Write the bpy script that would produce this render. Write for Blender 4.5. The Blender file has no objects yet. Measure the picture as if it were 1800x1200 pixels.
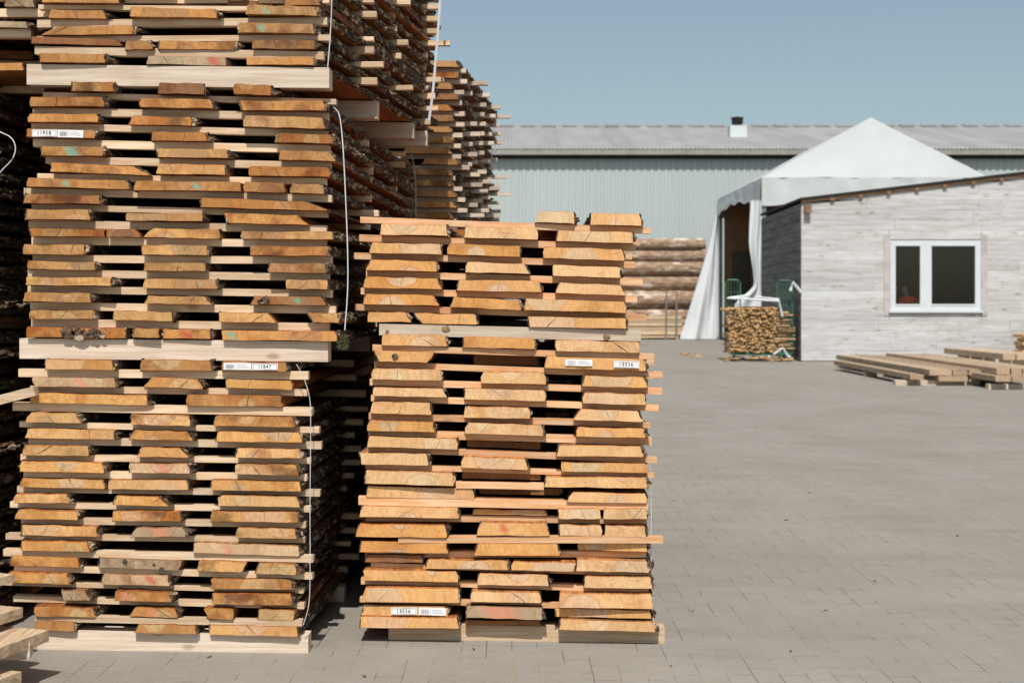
import bpy, bmesh, math, random
from mathutils import Vector, noise
R = math.radians
rnd = random.Random(7)
S = bpy.context.scene
COL = S.collection

# ------------------------------------------------------------------ camera, sky, sun, exposure
H = 1.4; F = 2500.0; HOR = 530.0
cd = bpy.data.cameras.new('camera'); cam = bpy.data.objects.new('camera', cd); COL.objects.link(cam)
cam.location = (0, 0, H); cam.rotation_euler = (R(90), 0, 0)
cd.lens = 50; cd.sensor_width = 36; cd.shift_y = -(600 - HOR) / 1800
cd.clip_start = .1; cd.clip_end = 2000
cd.dof.use_dof = True; cd.dof.focus_distance = 5.8; cd.dof.aperture_fstop = 5.0
S.camera = cam
SUN_EL = 54.0; SUN_DX = 0.035
w = bpy.data.worlds.new('World'); S.world = w; w.use_nodes = True
nt = w.node_tree; nt.nodes.clear()
sky = nt.nodes.new('ShaderNodeTexSky'); sky.sky_type = 'NISHITA'; sky.sun_disc = False
sky.sun_elevation = R(SUN_EL); sky.sun_rotation = R(180) + math.atan(-SUN_DX) * -1
sky.air_density = 1.0; sky.dust_density = 1.7; sky.ozone_density = 1.0
hs = nt.nodes.new('ShaderNodeHueSaturation'); hs.inputs['Saturation'].default_value = .80
bg = nt.nodes.new('ShaderNodeBackground'); bg.inputs[1].default_value = .103
wo = nt.nodes.new('ShaderNodeOutputWorld')
nt.links.new(sky.outputs[0], hs.inputs['Color']); tm = nt.nodes.new('ShaderNodeMix'); tm.data_type = 'RGBA'; tm.blend_type = 'MULTIPLY'; tm.inputs[0].default_value = 1; tm.inputs[7].default_value = (.945, 1.01, .955, 1)
nt.links.new(hs.outputs[0], tm.inputs[6]); nt.links.new(tm.outputs[2], bg.inputs[0]); nt.links.new(bg.outputs[0], wo.inputs[0])
sl = bpy.data.lights.new('sun', 'SUN'); sl.energy = 4.55; sl.angle = R(.5); sl.color = (1, .94, .86)
so = bpy.data.objects.new('sun', sl); COL.objects.link(so)
so.rotation_euler = Vector((SUN_DX, 1, -math.tan(R(SUN_EL)))).to_track_quat('-Z', 'Y').to_euler()
so.location = (-5, -20, 30)
S.view_settings.view_transform = 'Standard'; S.view_settings.look = 'None'
S.view_settings.exposure = 0.0; S.view_settings.gamma = 1

# ------------------------------------------------------------------ helpers
def P(px, py, Y):
    return Vector(((px - 900) * Y / F, Y, H - (py - HOR) * Y / F))
def smooth(a, b, x):
    t = max(0, min(1, (x - a) / (b - a))); return t * t * (3 - 2 * t)
def gz(x, y):
    return -.013 * max(-2.5, min(5, x + 1)) * (1 - smooth(8, 20, y)) if y < 20 else 0.0
def n3(x, y, z):
    return noise.noise(Vector((x, y, z)))

class MB:
    def __init__(s): s.v = []; s.f = []; s.m = []
    def face(s, pts, m=0):
        i = len(s.v); s.v += [tuple(p) for p in pts]; s.f.append(tuple(range(i, i + len(pts)))); s.m.append(m)
    def box(s, x0, x1, y0, y1, z0, z1, m=0):
        s.hexa([(x0,y0,z0),(x1,y0,z0),(x1,y0,z1),(x0,y0,z1)], [(x0,y1,z0),(x1,y1,z0),(x1,y1,z1),(x0,y1,z1)], m)
    def hexa(s, a, b, m=0, mc=None):
        n = len(a); i = len(s.v); s.v += [tuple(p) for p in a] + [tuple(p) for p in b]
        mc = m if mc is None else mc
        s.f.append(tuple(range(i, i + n))); s.m.append(mc)
        s.f.append(tuple(range(i + 2 * n - 1, i + n - 1, -1))); s.m.append(mc)
        for k in range(n):
            k2 = (k + 1) % n; s.f.append((i + k2, i + k, i + n + k, i + n + k2)); s.m.append(m)
    def loft(s, rings, m=0, mc=0, cap=True):
        n = len(rings[0]); i = len(s.v)
        for r in rings: s.v += [tuple(p) for p in r]
        if cap: s.f.append(tuple(range(i, i + n))); s.m.append(mc)
        for j in range(len(rings) - 1):
            a = i + j * n; b = a + n
            for k in range(n):
                k2 = (k + 1) % n; s.f.append((a + k2, a + k, b + k, b + k2)); s.m.append(m)
        if cap:
            e = i + (len(rings) - 1) * n; s.f.append(tuple(range(e + n - 1, e - 1, -1))); s.m.append(mc)
    def grid(s, fn, nu, nv, m=0):
        i = len(s.v)
        for a in range(nu + 1):
            for b in range(nv + 1): s.v.append(tuple(fn(a / nu, b / nv)))
        for a in range(nu):
            for b in range(nv):
                q = i + a * (nv + 1) + b; s.f.append((q, q + nv + 1, q + nv + 2, q + 1)); s.m.append(m)
    def tube(s, pts, r, n=8, m=0, cap=True):
        pts = [Vector(p) for p in pts]; rings = []
        for j, p in enumerate(pts):
            t = (pts[min(j + 1, len(pts) - 1)] - pts[max(j - 1, 0)]).normalized()
            up = Vector((0, 0, 1)) if abs(t.z) < .9 else Vector((1, 0, 0))
            a = t.cross(up).normalized(); b = t.cross(a).normalized()
            rr = r[j] if isinstance(r, (list, tuple)) else r
            rings.append([p + a * math.cos(2 * math.pi * k / n) * rr + b * math.sin(2 * math.pi * k / n) * rr for k in range(n)])
        s.loft(rings, m, m, cap)
    def ribbon(s, pts, wd, th, m=0):      # flat strap; width along wd vector
        pts = [Vector(p) for p in pts]; rings = []
        for j, p in enumerate(pts):
            t = (pts[min(j + 1, len(pts) - 1)] - pts[max(j - 1, 0)]).normalized()
            nn = t.cross(wd).normalized() * th / 2
            rings.append([p - wd / 2 - nn, p + wd / 2 - nn, p + wd / 2 + nn, p - wd / 2 + nn])
        s.loft(rings, m, m)
    def build(s, name, mats, parent=None, origin=None, smooth_sh=False, fix=True):
        me = bpy.data.meshes.new(name)
        o = Vector(origin) if origin is not None else Vector((0, 0, 0))
        me.from_pydata([tuple(Vector(v) - o) for v in s.v], [], s.f)
        mats = mats if isinstance(mats, (list, tuple)) else [mats]
        for q in mats: me.materials.append(q)
        me.polygons.foreach_set('material_index', s.m)
        if smooth_sh: me.polygons.foreach_set('use_smooth', [True] * len(s.f))
        if fix:
            bm = bmesh.new(); bm.from_mesh(me); bmesh.ops.recalc_face_normals(bm, faces=bm.faces); bm.to_mesh(me); bm.free()
        me.update()
        ob = bpy.data.objects.new(name, me); COL.objects.link(ob)
        if parent is not None:
            ob.parent = parent; ob.location = o - Vector(parent_world(parent))
        else: ob.location = o
        return ob
def parent_world(p):
    l = Vector(p.location)
    return l if p.parent is None else l + Vector(parent_world(p.parent))
def empty(name, loc):
    o = bpy.data.objects.new(name, None); o.empty_display_size = .2; o.location = loc; COL.objects.link(o); return o
def tag(o, label=None, cat=None, group=None, kind=None):
    if label: o['label'] = label
    if cat: o['category'] = cat
    if group: o['group'] = group
    if kind: o['kind'] = kind
    return o

# ------------------------------------------------------------------ materials
class NT:
    def __init__(s, name):
        s.mat = bpy.data.materials.new(name); s.mat.use_nodes = True
        s.t = s.mat.node_tree; s.b = s.t.nodes['Principled BSDF']; s.b.inputs['Roughness'].default_value = .75
        s.b.inputs['Specular IOR Level'].default_value = .25
    def n(s, ty, **kw):
        q = s.t.nodes.new(ty)
        for k, v in kw.items(): setattr(q, k, v)
        return q
    def set(s, inp, v):
        if hasattr(v, 'is_linked') or isinstance(v, bpy.types.NodeSocket): s.t.links.new(v, inp)
        else: inp.default_value = v
    def math(s, op, a, b=0.0, c=0.0, clamp=False):
        q = s.n('ShaderNodeMath', operation=op, use_clamp=clamp); s.set(q.inputs[0], a); s.set(q.inputs[1], b); s.set(q.inputs[2], c); return q.outputs[0]
    def ss(s, x, a, b):
        q = s.n('ShaderNodeMapRange', interpolation_type='SMOOTHSTEP'); s.set(q.inputs[0], x); s.set(q.inputs[1], a); s.set(q.inputs[2], b); return q.outputs[0]
    def rng(s, x, a, b, c, d):
        q = s.n('ShaderNodeMapRange'); s.set(q.inputs[0], x)
        for i, v in enumerate((a, b, c, d)): s.set(q.inputs[i + 1], v)
        return q.outputs[0]
    def mix(s, f, a, b, bt='MIX'):
        q = s.n('ShaderNodeMix', data_type='RGBA', blend_type=bt); s.set(q.inputs[0], f); s.set(q.inputs[6], c4(a)); s.set(q.inputs[7], c4(b)); return q.outputs[2]
    def noise(s, vec, scale, detail=3, rough=.55, dist=0.0):
        q = s.n('ShaderNodeTexNoise'); s.set(q.inputs['Vector'], vec); q.inputs['Scale'].default_value = scale
        q.inputs['Detail'].default_value = detail; q.inputs['Roughness'].default_value = rough; q.inputs['Distortion'].default_value = dist; return q.outputs['Fac']
    def vmul(s, v, k):
        q = s.n('ShaderNodeVectorMath', operation='MULTIPLY'); s.set(q.inputs[0], v); s.set(q.inputs[1], k); return q.outputs[0]
    def vadd(s, v, k):
        q = s.n('ShaderNodeVectorMath', operation='ADD'); s.set(q.inputs[0], v); s.set(q.inputs[1], k); return q.outputs[0]
    def obj(s): return s.n('ShaderNodeTexCoord').outputs['Object']
    def pos(s): return s.n('ShaderNodeNewGeometry').outputs['Position']
    def rand(s): return s.n('ShaderNodeObjectInfo').outputs['Random']
    def attr(s, name):
        q = s.n('ShaderNodeAttribute', attribute_type='OBJECT', attribute_name=name); return q
    def sep(s, v):
        q = s.n('ShaderNodeSeparateXYZ'); s.set(q.inputs[0], v); return q.outputs
    def comb(s, x, y, z):
        q = s.n('ShaderNodeCombineXYZ'); s.set(q.inputs[0], x); s.set(q.inputs[1], y); s.set(q.inputs[2], z); return q.outputs[0]
    def bump(s, h, strength, dist):
        q = s.n('ShaderNodeBump'); q.inputs['Strength'].default_value = strength; q.inputs['Distance'].default_value = dist
        s.set(q.inputs['Height'], h); s.t.links.new(q.outputs[0], s.b.inputs['Normal'])
    def col(s, v): s.set(s.b.inputs['Base Color'], c4(v))
def c4(v):
    return (v[0], v[1], v[2], 1) if isinstance(v, (tuple, list)) and len(v) == 3 else v

def mat_end():
    m = NT('board_end_grain'); o = m.obj(); r = m.rand()
    x, y, z = m.sep(o)[0:3]
    off = m.math('MULTIPLY', r, 57.0)
    vo = m.vadd(o, m.comb(off, off, off))
    pith = m.sep(m.attr('pith').outputs['Vector'])
    dx = m.math('SUBTRACT', x, pith[0]); dz = m.math('SUBTRACT', z, pith[1])
    wob = m.math('SUBTRACT', m.noise(vo, 18, 2), .5)
    rr = m.math('SQRT', m.math('ADD', m.math('MULTIPLY', dx, dx), m.math('MULTIPLY', m.math('MULTIPLY', dz, dz), 1.2)))
    rr2 = m.math('ADD', rr, m.math('MULTIPLY', wob, .035))
    heart = m.math('SUBTRACT', 1.0, m.ss(rr2, m.math('SUBTRACT', pith[2], .004), m.math('ADD', pith[2], .006)))
    tone = m.attr('tone').outputs['Color']; hc = m.attr('heart').outputs['Color']
    c = m.mix(heart, tone, hc)
    # growth rings and rays
    ring = m.math('SINE', m.math('MULTIPLY', m.math('ADD', rr, m.math('MULTIPLY', wob, .008)), 900.0))
    c = m.mix(.14, c, m.mix(m.rng(ring, -1, 1, 0, 1), (.50, .36, .22), (1.25, 1.2, 1.1)), 'MULTIPLY')
    band = m.noise(m.comb(m.math('MULTIPLY', m.math('ADD', rr, m.math('MULTIPLY', wob, .012)), 95.0), off, 0.0), 1.0, 3, .7)
    c = m.mix(m.math('MULTIPLY', m.ss(band, .44, .66), .42), c, m.mix(1.0, c, (.78, .62, .46), 'MULTIPLY'))
    edge = m.math('SUBTRACT', 1.0, m.ss(m.math('ABSOLUTE', m.math('SUBTRACT', rr2, pith[2])), .001, .005))
    c = m.mix(m.math('MULTIPLY', m.math('MULTIPLY', edge, m.math('GREATER_THAN', pith[2], .01)), .4), c, m.mix(1.0, c, (.72, .55, .42), 'MULTIPLY'))
    ang = m.math('ARCTAN2', dz, dx)
    rays = m.noise(m.comb(m.math('MULTIPLY', ang, 14.0), m.math('MULTIPLY', rr, 12.0), off), 1.0, 3, .6)
    c = m.mix(m.math('MULTIPLY', m.ss(rays, .56, .72), .38), c, m.mix(1.0, c, (.55, .42, .32), 'MULTIPLY'))
    # dirt / weathering patches
    g = m.noise(vo, 7, 4, .6); grime = m.attr('grime').outputs['Fac']
    c = m.mix(m.math('MULTIPLY', m.ss(g, .46, .68), grime), c, m.mix(1.0, c, (.36, .29, .25), 'MULTIPLY'))
    g4 = m.noise(vo, 4.5, 3, .55, 1.2)
    c = m.mix(m.math('MULTIPLY', m.ss(g4, .50, .62), m.math('ADD', .12, m.math('MULTIPLY', grime, .6))), c, m.mix(1.0, c, (.74, .50, .30), 'MULTIPLY'))
    g2 = m.noise(m.vmul(vo, (1, 1, 2.2)), 38, 4, .7)
    c = m.mix(m.math('ADD', .16, m.math('MULTIPLY', grime, .5)), c, m.mix(1.0, c, m.mix(m.rng(g2, .3, .7, 0, 1), (.62, .55, .48), (1.22, 1.2, 1.15)), 'MULTIPLY'))
    g3 = m.noise(m.vmul(vo, (3.0, 1, .35)), 60, 3, .6)
    c = m.mix(.2, c, m.mix(1.0, c, m.mix(m.rng(g3, .35, .65, 0, 1), (.66, .58, .50), (1.2, 1.18, 1.15)), 'MULTIPLY'))
    sawn = m.noise(m.comb(m.math('MULTIPLY', m.math('ADD', x, m.math('MULTIPLY', z, .35)), 170.0), off, m.math('MULTIPLY', z, 3.0)), 1.0, 2, .5)
    c = m.mix(.35, c, m.mix(1.0, c, m.mix(m.rng(sawn, .3, .7, 0, 1), (.74, .66, .58), (1.16, 1.15, 1.12)), 'MULTIPLY'))
    # drying crack out of the pith
    ck = m.sep(m.attr('crack').outputs['Vector'])
    wv = m.math('MULTIPLY', m.math('SUBTRACT', m.noise(vo, 34, 4), .5), .013)
    d = m.math('ABSOLUTE', m.math('ADD', m.math('SUBTRACT', m.math('MULTIPLY', dx, ck[1]), m.math('MULTIPLY', m.math('SUBTRACT', z, m.math('MULTIPLY', ck[2], 0.0)), ck[0])), wv))
    wd = m.math('MULTIPLY', ck[2], m.math('SUBTRACT', 1.0, m.ss(rr, .015, .085)))
    cr = m.math('LESS_THAN', d, wd)
    c = m.mix(m.math('MULTIPLY', cr, .88), c, (.035, .02, .012))
    # spray-paint mark
    mk = m.sep(m.attr('markpos').outputs['Vector'])
    mx = m.math('ADD', m.math('SUBTRACT', x, mk[0]), m.math('MULTIPLY', z, .6))
    md = m.math('SQRT', m.math('ADD', m.math('MULTIPLY', mx, mx), m.math('MULTIPLY', m.math('MULTIPLY', z, z), m.math('ADD', .3, m.math('MULTIPLY', m.math('FRACT', m.math('MULTIPLY', r, 9.0)), 1.2)))))
    md = m.math('ADD', md, m.math('MULTIPLY', m.math('SUBTRACT', m.noise(vo, 38, 4, .7), .5), .045))
    mm = m.math('SUBTRACT', 1.0, m.ss(md, m.math('MULTIPLY', mk[1], .25), m.math('MULTIPLY', mk[1], 1.35)))
    c = m.mix(m.math('MULTIPLY', mm, mk[2]), c, m.attr('mark').outputs['Color'])
    m.col(c)
    m.bump(m.math('ADD', m.noise(vo, 220, 2), m.math('MULTIPLY', g3, .6)), .35, .002)
    return m.mat
def mat_face():
    m = NT('board_sawn_face'); o = m.obj(); r = m.rand(); off = m.math('MULTIPLY', r, 91.0)
    vo = m.vadd(o, m.comb(off, off, off))
    g = m.noise(m.vmul(vo, (22, 1.2, 22)), 2.2, 4, .6, .3); tone = m.attr('tone').outputs['Color']
    c = m.mix(1.0, tone, m.mix(m.rng(g, .3, .7, 0, 1), (.26, .16, .10), (.78, .50, .32)), 'MULTIPLY')  # face colour darkened to deepen shade under and between boards
    c = m.mix(m.math('MULTIPLY', m.ss(m.noise(vo, 5, 3), .5, .72), .5), c, (.10, .055, .03))
    m.col(c); m.bump(g, .3, .002); return m.mat
def mat_bark():
    m = NT('rough_bark'); o = m.pos()
    a = m.noise(o, 55, 5, .72); b = m.noise(m.vmul(o, (1, .35, 1)), 28, 4, .65)
    c = m.mix(m.ss(a, .40, .62), (.028, .020, .014), (.19, .125, .08))
    c = m.mix(m.math('MULTIPLY', m.ss(b, .54, .62), .9), c, (.56, .43, .30))
    m.col(c); m.b.inputs['Roughness'].default_value = .95
    m.bump(m.math('ADD', a, b), 1.0, .012); return m.mat
def mat_strip(name, col, dark, sx=1.2, grainx=True):
    m = NT(name); o = m.obj(); r = m.rand(); off = m.math('MULTIPLY', r, 73.0); vo = m.vadd(o, m.comb(off, off, off))
    g = m.noise(m.vmul(vo, (sx, 14, 22) if grainx else (22, sx, 22)), 3.5, 5, .62, .4)
    c = m.mix(m.ss(g, .36, .66), dark, col)
    k = m.n('ShaderNodeTexVoronoi'); m.set(k.inputs['Vector'], m.vmul(vo, (4.2, 3, 9))); k.inputs['Scale'].default_value = 1.0
    c = m.mix(m.math('MULTIPLY', m.math('SUBTRACT', 1.0, m.ss(k.outputs['Distance'], .05, .16)), .55), c, (.23, .13, .07))
    c = m.mix(m.math('MULTIPLY', m.ss(m.noise(vo, 4, 3), .5, .75), .35), c, m.mix(1.0, c, (.72, .62, .55), 'MULTIPLY'))
    tn = m.rng(r, 0, 1, .72, 1.1)
    c = m.mix(1.0, c, m.comb(tn, tn, tn), 'MULTIPLY')
    m.col(c); m.bump(g, .3, .003); return m.mat
def mat_plain(name, col, rough=.6, var=.25, scale=6, metal=0.0, stretch=(1, 1, 1)):
    m = NT(name); o = m.pos(); g = m.noise(m.vmul(o, stretch), scale, 4, .6)
    c = m.mix(m.ss(g, .35, .7), col, tuple(x * (1 - var) for x in col)); m.col(c)
    m.b.inputs['Roughness'].default_value = rough; m.b.inputs['Metallic'].default_value = metal; m.bump(g, .1, .004); return m.mat
def mat_paving():
    m = NT('concrete_pavers'); p = m.pos(); x, y, z = m.sep(p)[0:3]
    v = m.comb(y, x, 0.0)
    wv = m.vadd(v, m.vmul(m.comb(m.math('SUBTRACT', m.noise(p, 3, 2), .5), m.math('SUBTRACT', m.noise(m.vadd(p, (7, 3, 1)), 3, 2), .5), 0.0), (.010, .010, 0)))
    b = m.n('ShaderNodeTexBrick'); m.set(b.inputs['Vector'], wv); b.offset = .5; b.squash = 1
    b.inputs['Scale'].default_value = 1; b.inputs['Brick Width'].default_value = .205; b.inputs['Row Height'].default_value = .1025
    b.inputs['Mortar Size'].default_value = .0032; b.inputs['Mortar Smooth'].default_value = .35; b.inputs['Bias'].default_value = 0
    b.inputs['Color1'].default_value = (0, 0, 0, 1); b.inputs['Color2'].default_value = (1, 1, 1, 1); b.inputs['Mortar'].default_value = (.5, .5, .5, 1)
    tint = m.rng(b.outputs['Color'], 0, 1, .975, 1.02)
    base = m.mix(m.ss(m.noise(p, .7, 5, .6), .35, .68), (.290, .272, .246), (.256, .238, .211))
    base = m.mix(m.math('MULTIPLY', m.ss(m.noise(m.vmul(p, (.35, 1.6, 1)), 2.2, 5, .65), .48, .70), .45), base, (.222, .200, .170))
    base = m.mix(1.0, base, m.comb(tint, tint, tint), 'MULTIPLY')
    fine = m.noise(p, 160, 3, .7)
    base = m.mix(.5, base, m.mix(1.0, base, m.mix(m.rng(fine, .3, .7, 0, 1), (.72, .71, .70), (1.25, 1.25, 1.25)), 'MULTIPLY'))
    st_ = m.noise(m.vmul(p, (6, 26, 1)), 1.6, 5, .7)
    base = m.mix(m.math('MULTIPLY', m.ss(st_, .50, .66), .35), base, m.mix(1.0, base, (.76, .73, .68), 'MULTIPLY'))
    ty = m.noise(m.vmul(p, (.9, .16, 1)), 1.0, 3, .5, .6)
    base = m.mix(m.math('MULTIPLY', m.ss(ty, .54, .64), .16), base, m.mix(1.0, base, (.70, .67, .63), 'MULTIPLY'))
    jn = m.ss(m.noise(p, 5, 3, .6), .28, .52)
    jc = m.mix(m.ss(m.noise(m.vadd(p, (9, 2, 4)), 4, 3), .45, .6), (.32, .26, .165), (.155, .13, .095))
    base = m.mix(m.math('MULTIPLY', m.math('MULTIPLY', b.outputs['Fac'], jn), .9), base, jc)
    specks = m.ss(m.noise(m.vadd(p, (3, 8, 0)), 48, 2, .5), .72, .76)
    base = m.mix(m.math('MULTIPLY', specks, .6), base, (.10, .08, .06))
    m.col(base); m.b.inputs['Roughness'].default_value = .85
    m.bump(m.math('SUBTRACT', m.math('MULTIPLY', fine, .25), b.outputs['Fac']), .35, .003); return m.mat
def mat_white_siding():
    m = NT('whitewashed_boards'); p = m.pos(); x, y, z = m.sep(p)[0:3]
    row = m.math('FLOOR', m.math('DIVIDE', z, .235))
    q = m.comb(m.math('ADD', m.math('MULTIPLY', x, .45), m.math('MULTIPLY', row, 7.3)), m.math('MULTIPLY', row, 3.1), m.math('MULTIPLY', z, 7.0))
    g = m.noise(q, 2.4, 5, .65, .8); g2 = m.noise(m.comb(m.math('ADD', x, m.math('MULTIPLY', row, 5.0)), row, m.math('MULTIPLY', z, 3.0)), 3.2, 4, .7)
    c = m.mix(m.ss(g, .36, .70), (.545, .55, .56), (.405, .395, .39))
    c = m.mix(m.math('MULTIPLY', m.ss(g2, .54, .70), .6), c, (.34, .275, .235))
    k = m.n('ShaderNodeTexVoronoi'); m.set(k.inputs['Vector'], m.comb(m.math('MULTIPLY', x, 1.6), m.math('MULTIPLY', row, 4.7), m.math('MULTIPLY', z, 4.0)))
    k.inputs['Scale'].default_value = 1.0
    c = m.mix(m.math('MULTIPLY', m.math('SUBTRACT', 1.0, m.ss(k.outputs['Distance'], .05, .17)), .6), c, (.26, .15, .10))
    rt = m.n('ShaderNodeTexWhiteNoise', noise_dimensions='2D'); m.set(rt.inputs['Vector'], m.comb(row, m.math('FLOOR', m.math('DIVIDE', m.math('ADD', x, m.math('MULTIPLY', row, 1.7)), 3.4)), 0.0))
    t = m.rng(rt.outputs['Value'], 0, 1, .88, 1.06); c = m.mix(1.0, c, m.comb(t, t, t), 'MULTIPLY')
    m.col(c); m.b.inputs['Roughness'].default_value = .8; m.bump(g, .3, .01); return m.mat
def mat_log():
    m = NT('pine_log_bark'); p = m.pos(); r = m.rand(); q = m.vadd(m.vmul(p, (.7, 1.5, 2.2)), m.comb(m.math('MULTIPLY', r, 40), 0.0, m.math('MULTIPLY', r, 19)))
    a = m.noise(q, 2.0, 4, .6); b = m.noise(q, 5.5, 4, .7)
    c = m.mix(m.ss(b, .4, .62), (.22, .14, .095), (.38, .27, .19)); c = m.mix(m.ss(a, .54, .62), c, (.58, .50, .42)); m.col(c)
    m.bump(b, .6, .03); return m.mat
def mat_glass():
    m = NT('window_glass'); t = m.t
    tr = m.n('ShaderNodeBsdfTransparent'); tr.inputs[0].default_value = (.93, .95, .94, 1)
    gl = m.n('ShaderNodeBsdfGlossy'); gl.inputs['Roughness'].default_value = .02
    fr = m.n('ShaderNodeFresnel'); fr.inputs[0].default_value = 1.5
    mx = m.n('ShaderNodeMixShader'); t.links.new(fr.outputs[0], mx.inputs[0]); t.links.new(tr.outputs[0], mx.inputs[1]); t.links.new(gl.outputs[0], mx.inputs[2])
    t.links.new(mx.outputs[0], t.nodes['Material Output'].inputs[0]); return m.mat
def mat_roof():
    m = NT('fibre_cement_roof'); p = m.pos(); x, y, z = m.sep(p)[0:3]
    g = m.noise(m.vmul(p, (1, .12, 1)), 1.1, 4, .6); st = m.math('FLOOR', m.math('DIVIDE', x, 1.08))
    wn = m.n('ShaderNodeTexWhiteNoise', noise_dimensions='1D'); m.set(wn.inputs['W'], st)
    c = m.mix(m.ss(g, .35, .7), (.335, .335, .34), (.285, .28, .285)); t = m.rng(wn.outputs['Value'], 0, 1, .94, 1.05)
    c = m.mix(1.0, c, m.comb(t, t, t), 'MULTIPLY'); m.col(c); m.b.inputs['Roughness'].default_value = .9; return m.mat
def mat_steel():
    m = NT('sage_painted_cladding'); p = m.pos()
    g = m.noise(m.vmul(p, (.5, 1, .08)), 1.0, 4, .6)
    c = m.mix(m.ss(g, .35, .7), (.415, .47, .475), (.395, .45, .455)); m.col(c); m.b.inputs['Roughness'].default_value = .55; return m.mat

M = dict(
    end=mat_end(), face=mat_face(), bark=mat_bark(),
    strip=mat_strip('spacer_softwood', (.75, .585, .42), (.60, .42, .26)),
    strip_c=mat_strip('spacer_reddish_pine', (.76, .50, .31), (.66, .34, .16)),
    beam=mat_strip('pale_bearer_timber', (.66, .565, .465), (.53, .42, .32), .8),
    plank=mat_strip('planed_plank', (.60, .46, .32), (.36, .25, .16), 1.0, False),
    paving=mat_paving(), steel=mat_steel(), roof=mat_roof(), siding=mat_white_siding(), log=mat_log(), glass=mat_glass(),
    cloth=mat_plain('white_curtain_fabric', (.62, .655, .68), .6, .08, 1.5),
    pvc=mat_plain('white_tent_fabric', (.50, .53, .54), .5, .06, 1.2),
    white=mat_plain('white_window_frame', (.58, .62, .65), .4, .05, 3),
    strap=mat_plain('white_strapping', (.56, .58, .62), .35, .1, 20),
    wire=mat_plain('grey_wire', (.50, .52, .55), .35, .2, 20),
    paper=mat_plain('label_paper', (.80, .80, .82), .5, .06, 40),
    ink=mat_plain('label_ink', (.03, .03, .035), .6, .1, 40),
    greyink=mat_plain('faint_label_print', (.42, .43, .47), .6, .1, 40),
    trim=mat_plain('weathered_window_trim', (.48, .455, .44), .8, .25, 5),
    knotwood=mat_plain('knot_wood', (.30, .19, .11), .8, .5, 60),
    black=mat_plain('black_felt_edge', (.022, .022, .022), .8, .3, 5),
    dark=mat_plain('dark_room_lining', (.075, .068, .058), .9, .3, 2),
    grey=mat_plain('galvanised_grey', (.20, .21, .21), .5, .25, 6),
    gutter=mat_plain('weathered_gutter', (.30, .29, .27), .6, .25, 3),
    rafter=mat_plain('orange_rafter_wood', (.27, .15, .085), .7, .3, 8),
    green=mat_plain('green_cart_paint', (.035, .14, .085), .4, .25, 12),
    shade_wall=mat_plain('shade_toned_boards', (.19, .185, .175), .85, .45, 2.0, 0, (1, .4, 5)),  # hut's side boards, darkened in colour for the shade on them
    brown=mat_plain('brown_panel_wood', (.20, .105, .055), .8, .3, 2),
    fire=mat_plain('split_firewood', (.66, .42, .20), .8, .45, 9),
    fire_old=mat_plain('split_firewood_weathered', (.48, .33, .19), .8, .5, 9),
    leaf=mat_plain('dry_leaf', (.17, .10, .05), .8, .4, 60),
    red=mat_plain('red_jacket_cloth', (.90, .09, .035), .8, .1, 10), trouser=mat_plain('dark_trousers', (.04, .045, .06), .8, .2, 10),
    skin=mat_plain('skin', (.26, .15, .10), .6, .1, 20), hair=mat_plain('dark_hair', (.03, .02, .015), .6, .2, 60),
    moss=mat_plain('moss_lump', (.10, .11, .045), .95, .5, 60),
)

# ------------------------------------------------------------------ ground
def axis(lo, hi, fine_lo, fine_hi, step, big):
    a = []; v = lo
    while v < hi - 1e-6:
        a.append(v); v += step if fine_lo <= v < fine_hi else min(big, (fine_lo - v) if v < fine_lo else big)
    a.append(hi); return a
def ground():
    xs = axis(-400, 400, -4, 6, .5, 40); ys = axis(-60, 900, 0, 21, .5, 40); mb = MB()
    for x in xs:
        for y in ys: mb.v.append((x, y, gz(x, y)))
    n = len(ys)
    for i in range(len(xs) - 1):
        for j in range(n - 1):
            q = i * n + j; mb.f.append((q, q + n, q + n + 1, q + 1)); mb.m.append(0)
    o = mb.build('paved_yard', M['paving']); tag(o, 'grey concrete block paving of the timber yard', 'ground', kind='structure')
ground()

# ------------------------------------------------------------------ lumber
TONES = {
 'c': [((.70, .385, .145), (.66, .45, .27)), ((.72, .43, .19), (.67, .48, .31)), ((.74, .48, .25), (.71, .52, .34)), ((.67, .35, .12), (.68, .49, .32)), ((.75, .51, .29), (.72, .53, .35))],
 'a': [((.60, .32, .115), (.60, .39, .20)), ((.66, .385, .15), (.60, .42, .25)), ((.62, .37, .155), (.62, .43, .25)), ((.50, .265, .10), (.56, .37, .20)), ((.68, .44, .21), (.63, .45, .27))],
 'm': [((.50, .235, .075), (.46, .26, .11)), ((.42, .185, .055), (.44, .25, .11)), ((.55, .29, .105), (.46, .26, .11)), ((.37, .185, .075), (.32, .18, .09)), ((.60, .355, .15), (.54, .35, .18)), ((.56, .335, .145), (.46, .28, .14))],
}
TWORD = {'c': ['amber', 'golden', 'honey-coloured', 'orange-yellow', 'pale golden'], 'a': ['tan', 'golden tan', 'light brown', 'brown', 'pale tan'], 'm': ['orange-brown', 'reddish brown', 'warm tan', 'dull brown', 'light tan', 'buff']}
PAINT = {'green': (.12, .40, .31), 'red': (.50, .045, .05), 'pink': (.66, .22, .15)}
ORD = ['', 'first', 'second', 'third', 'fourth', 'fifth', 'sixth', 'seventh', 'eighth', 'ninth', 'tenth', 'eleventh', 'twelfth', 'thirteenth', 'fourteenth', 'fifteenth', 'sixteenth', 'seventeenth', 'eighteenth', 'nineteenth', 'twentieth', 'twenty-first', 'twenty-second', 'twenty-third', 'twenty-fourth', 'twenty-fifth', 'twenty-sixth', 'twenty-seventh', 'twenty-eighth', 'twenty-ninth', 'thirtieth', 'thirty-first', 'thirty-second', 'thirty-third']
NB = [0]
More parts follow.
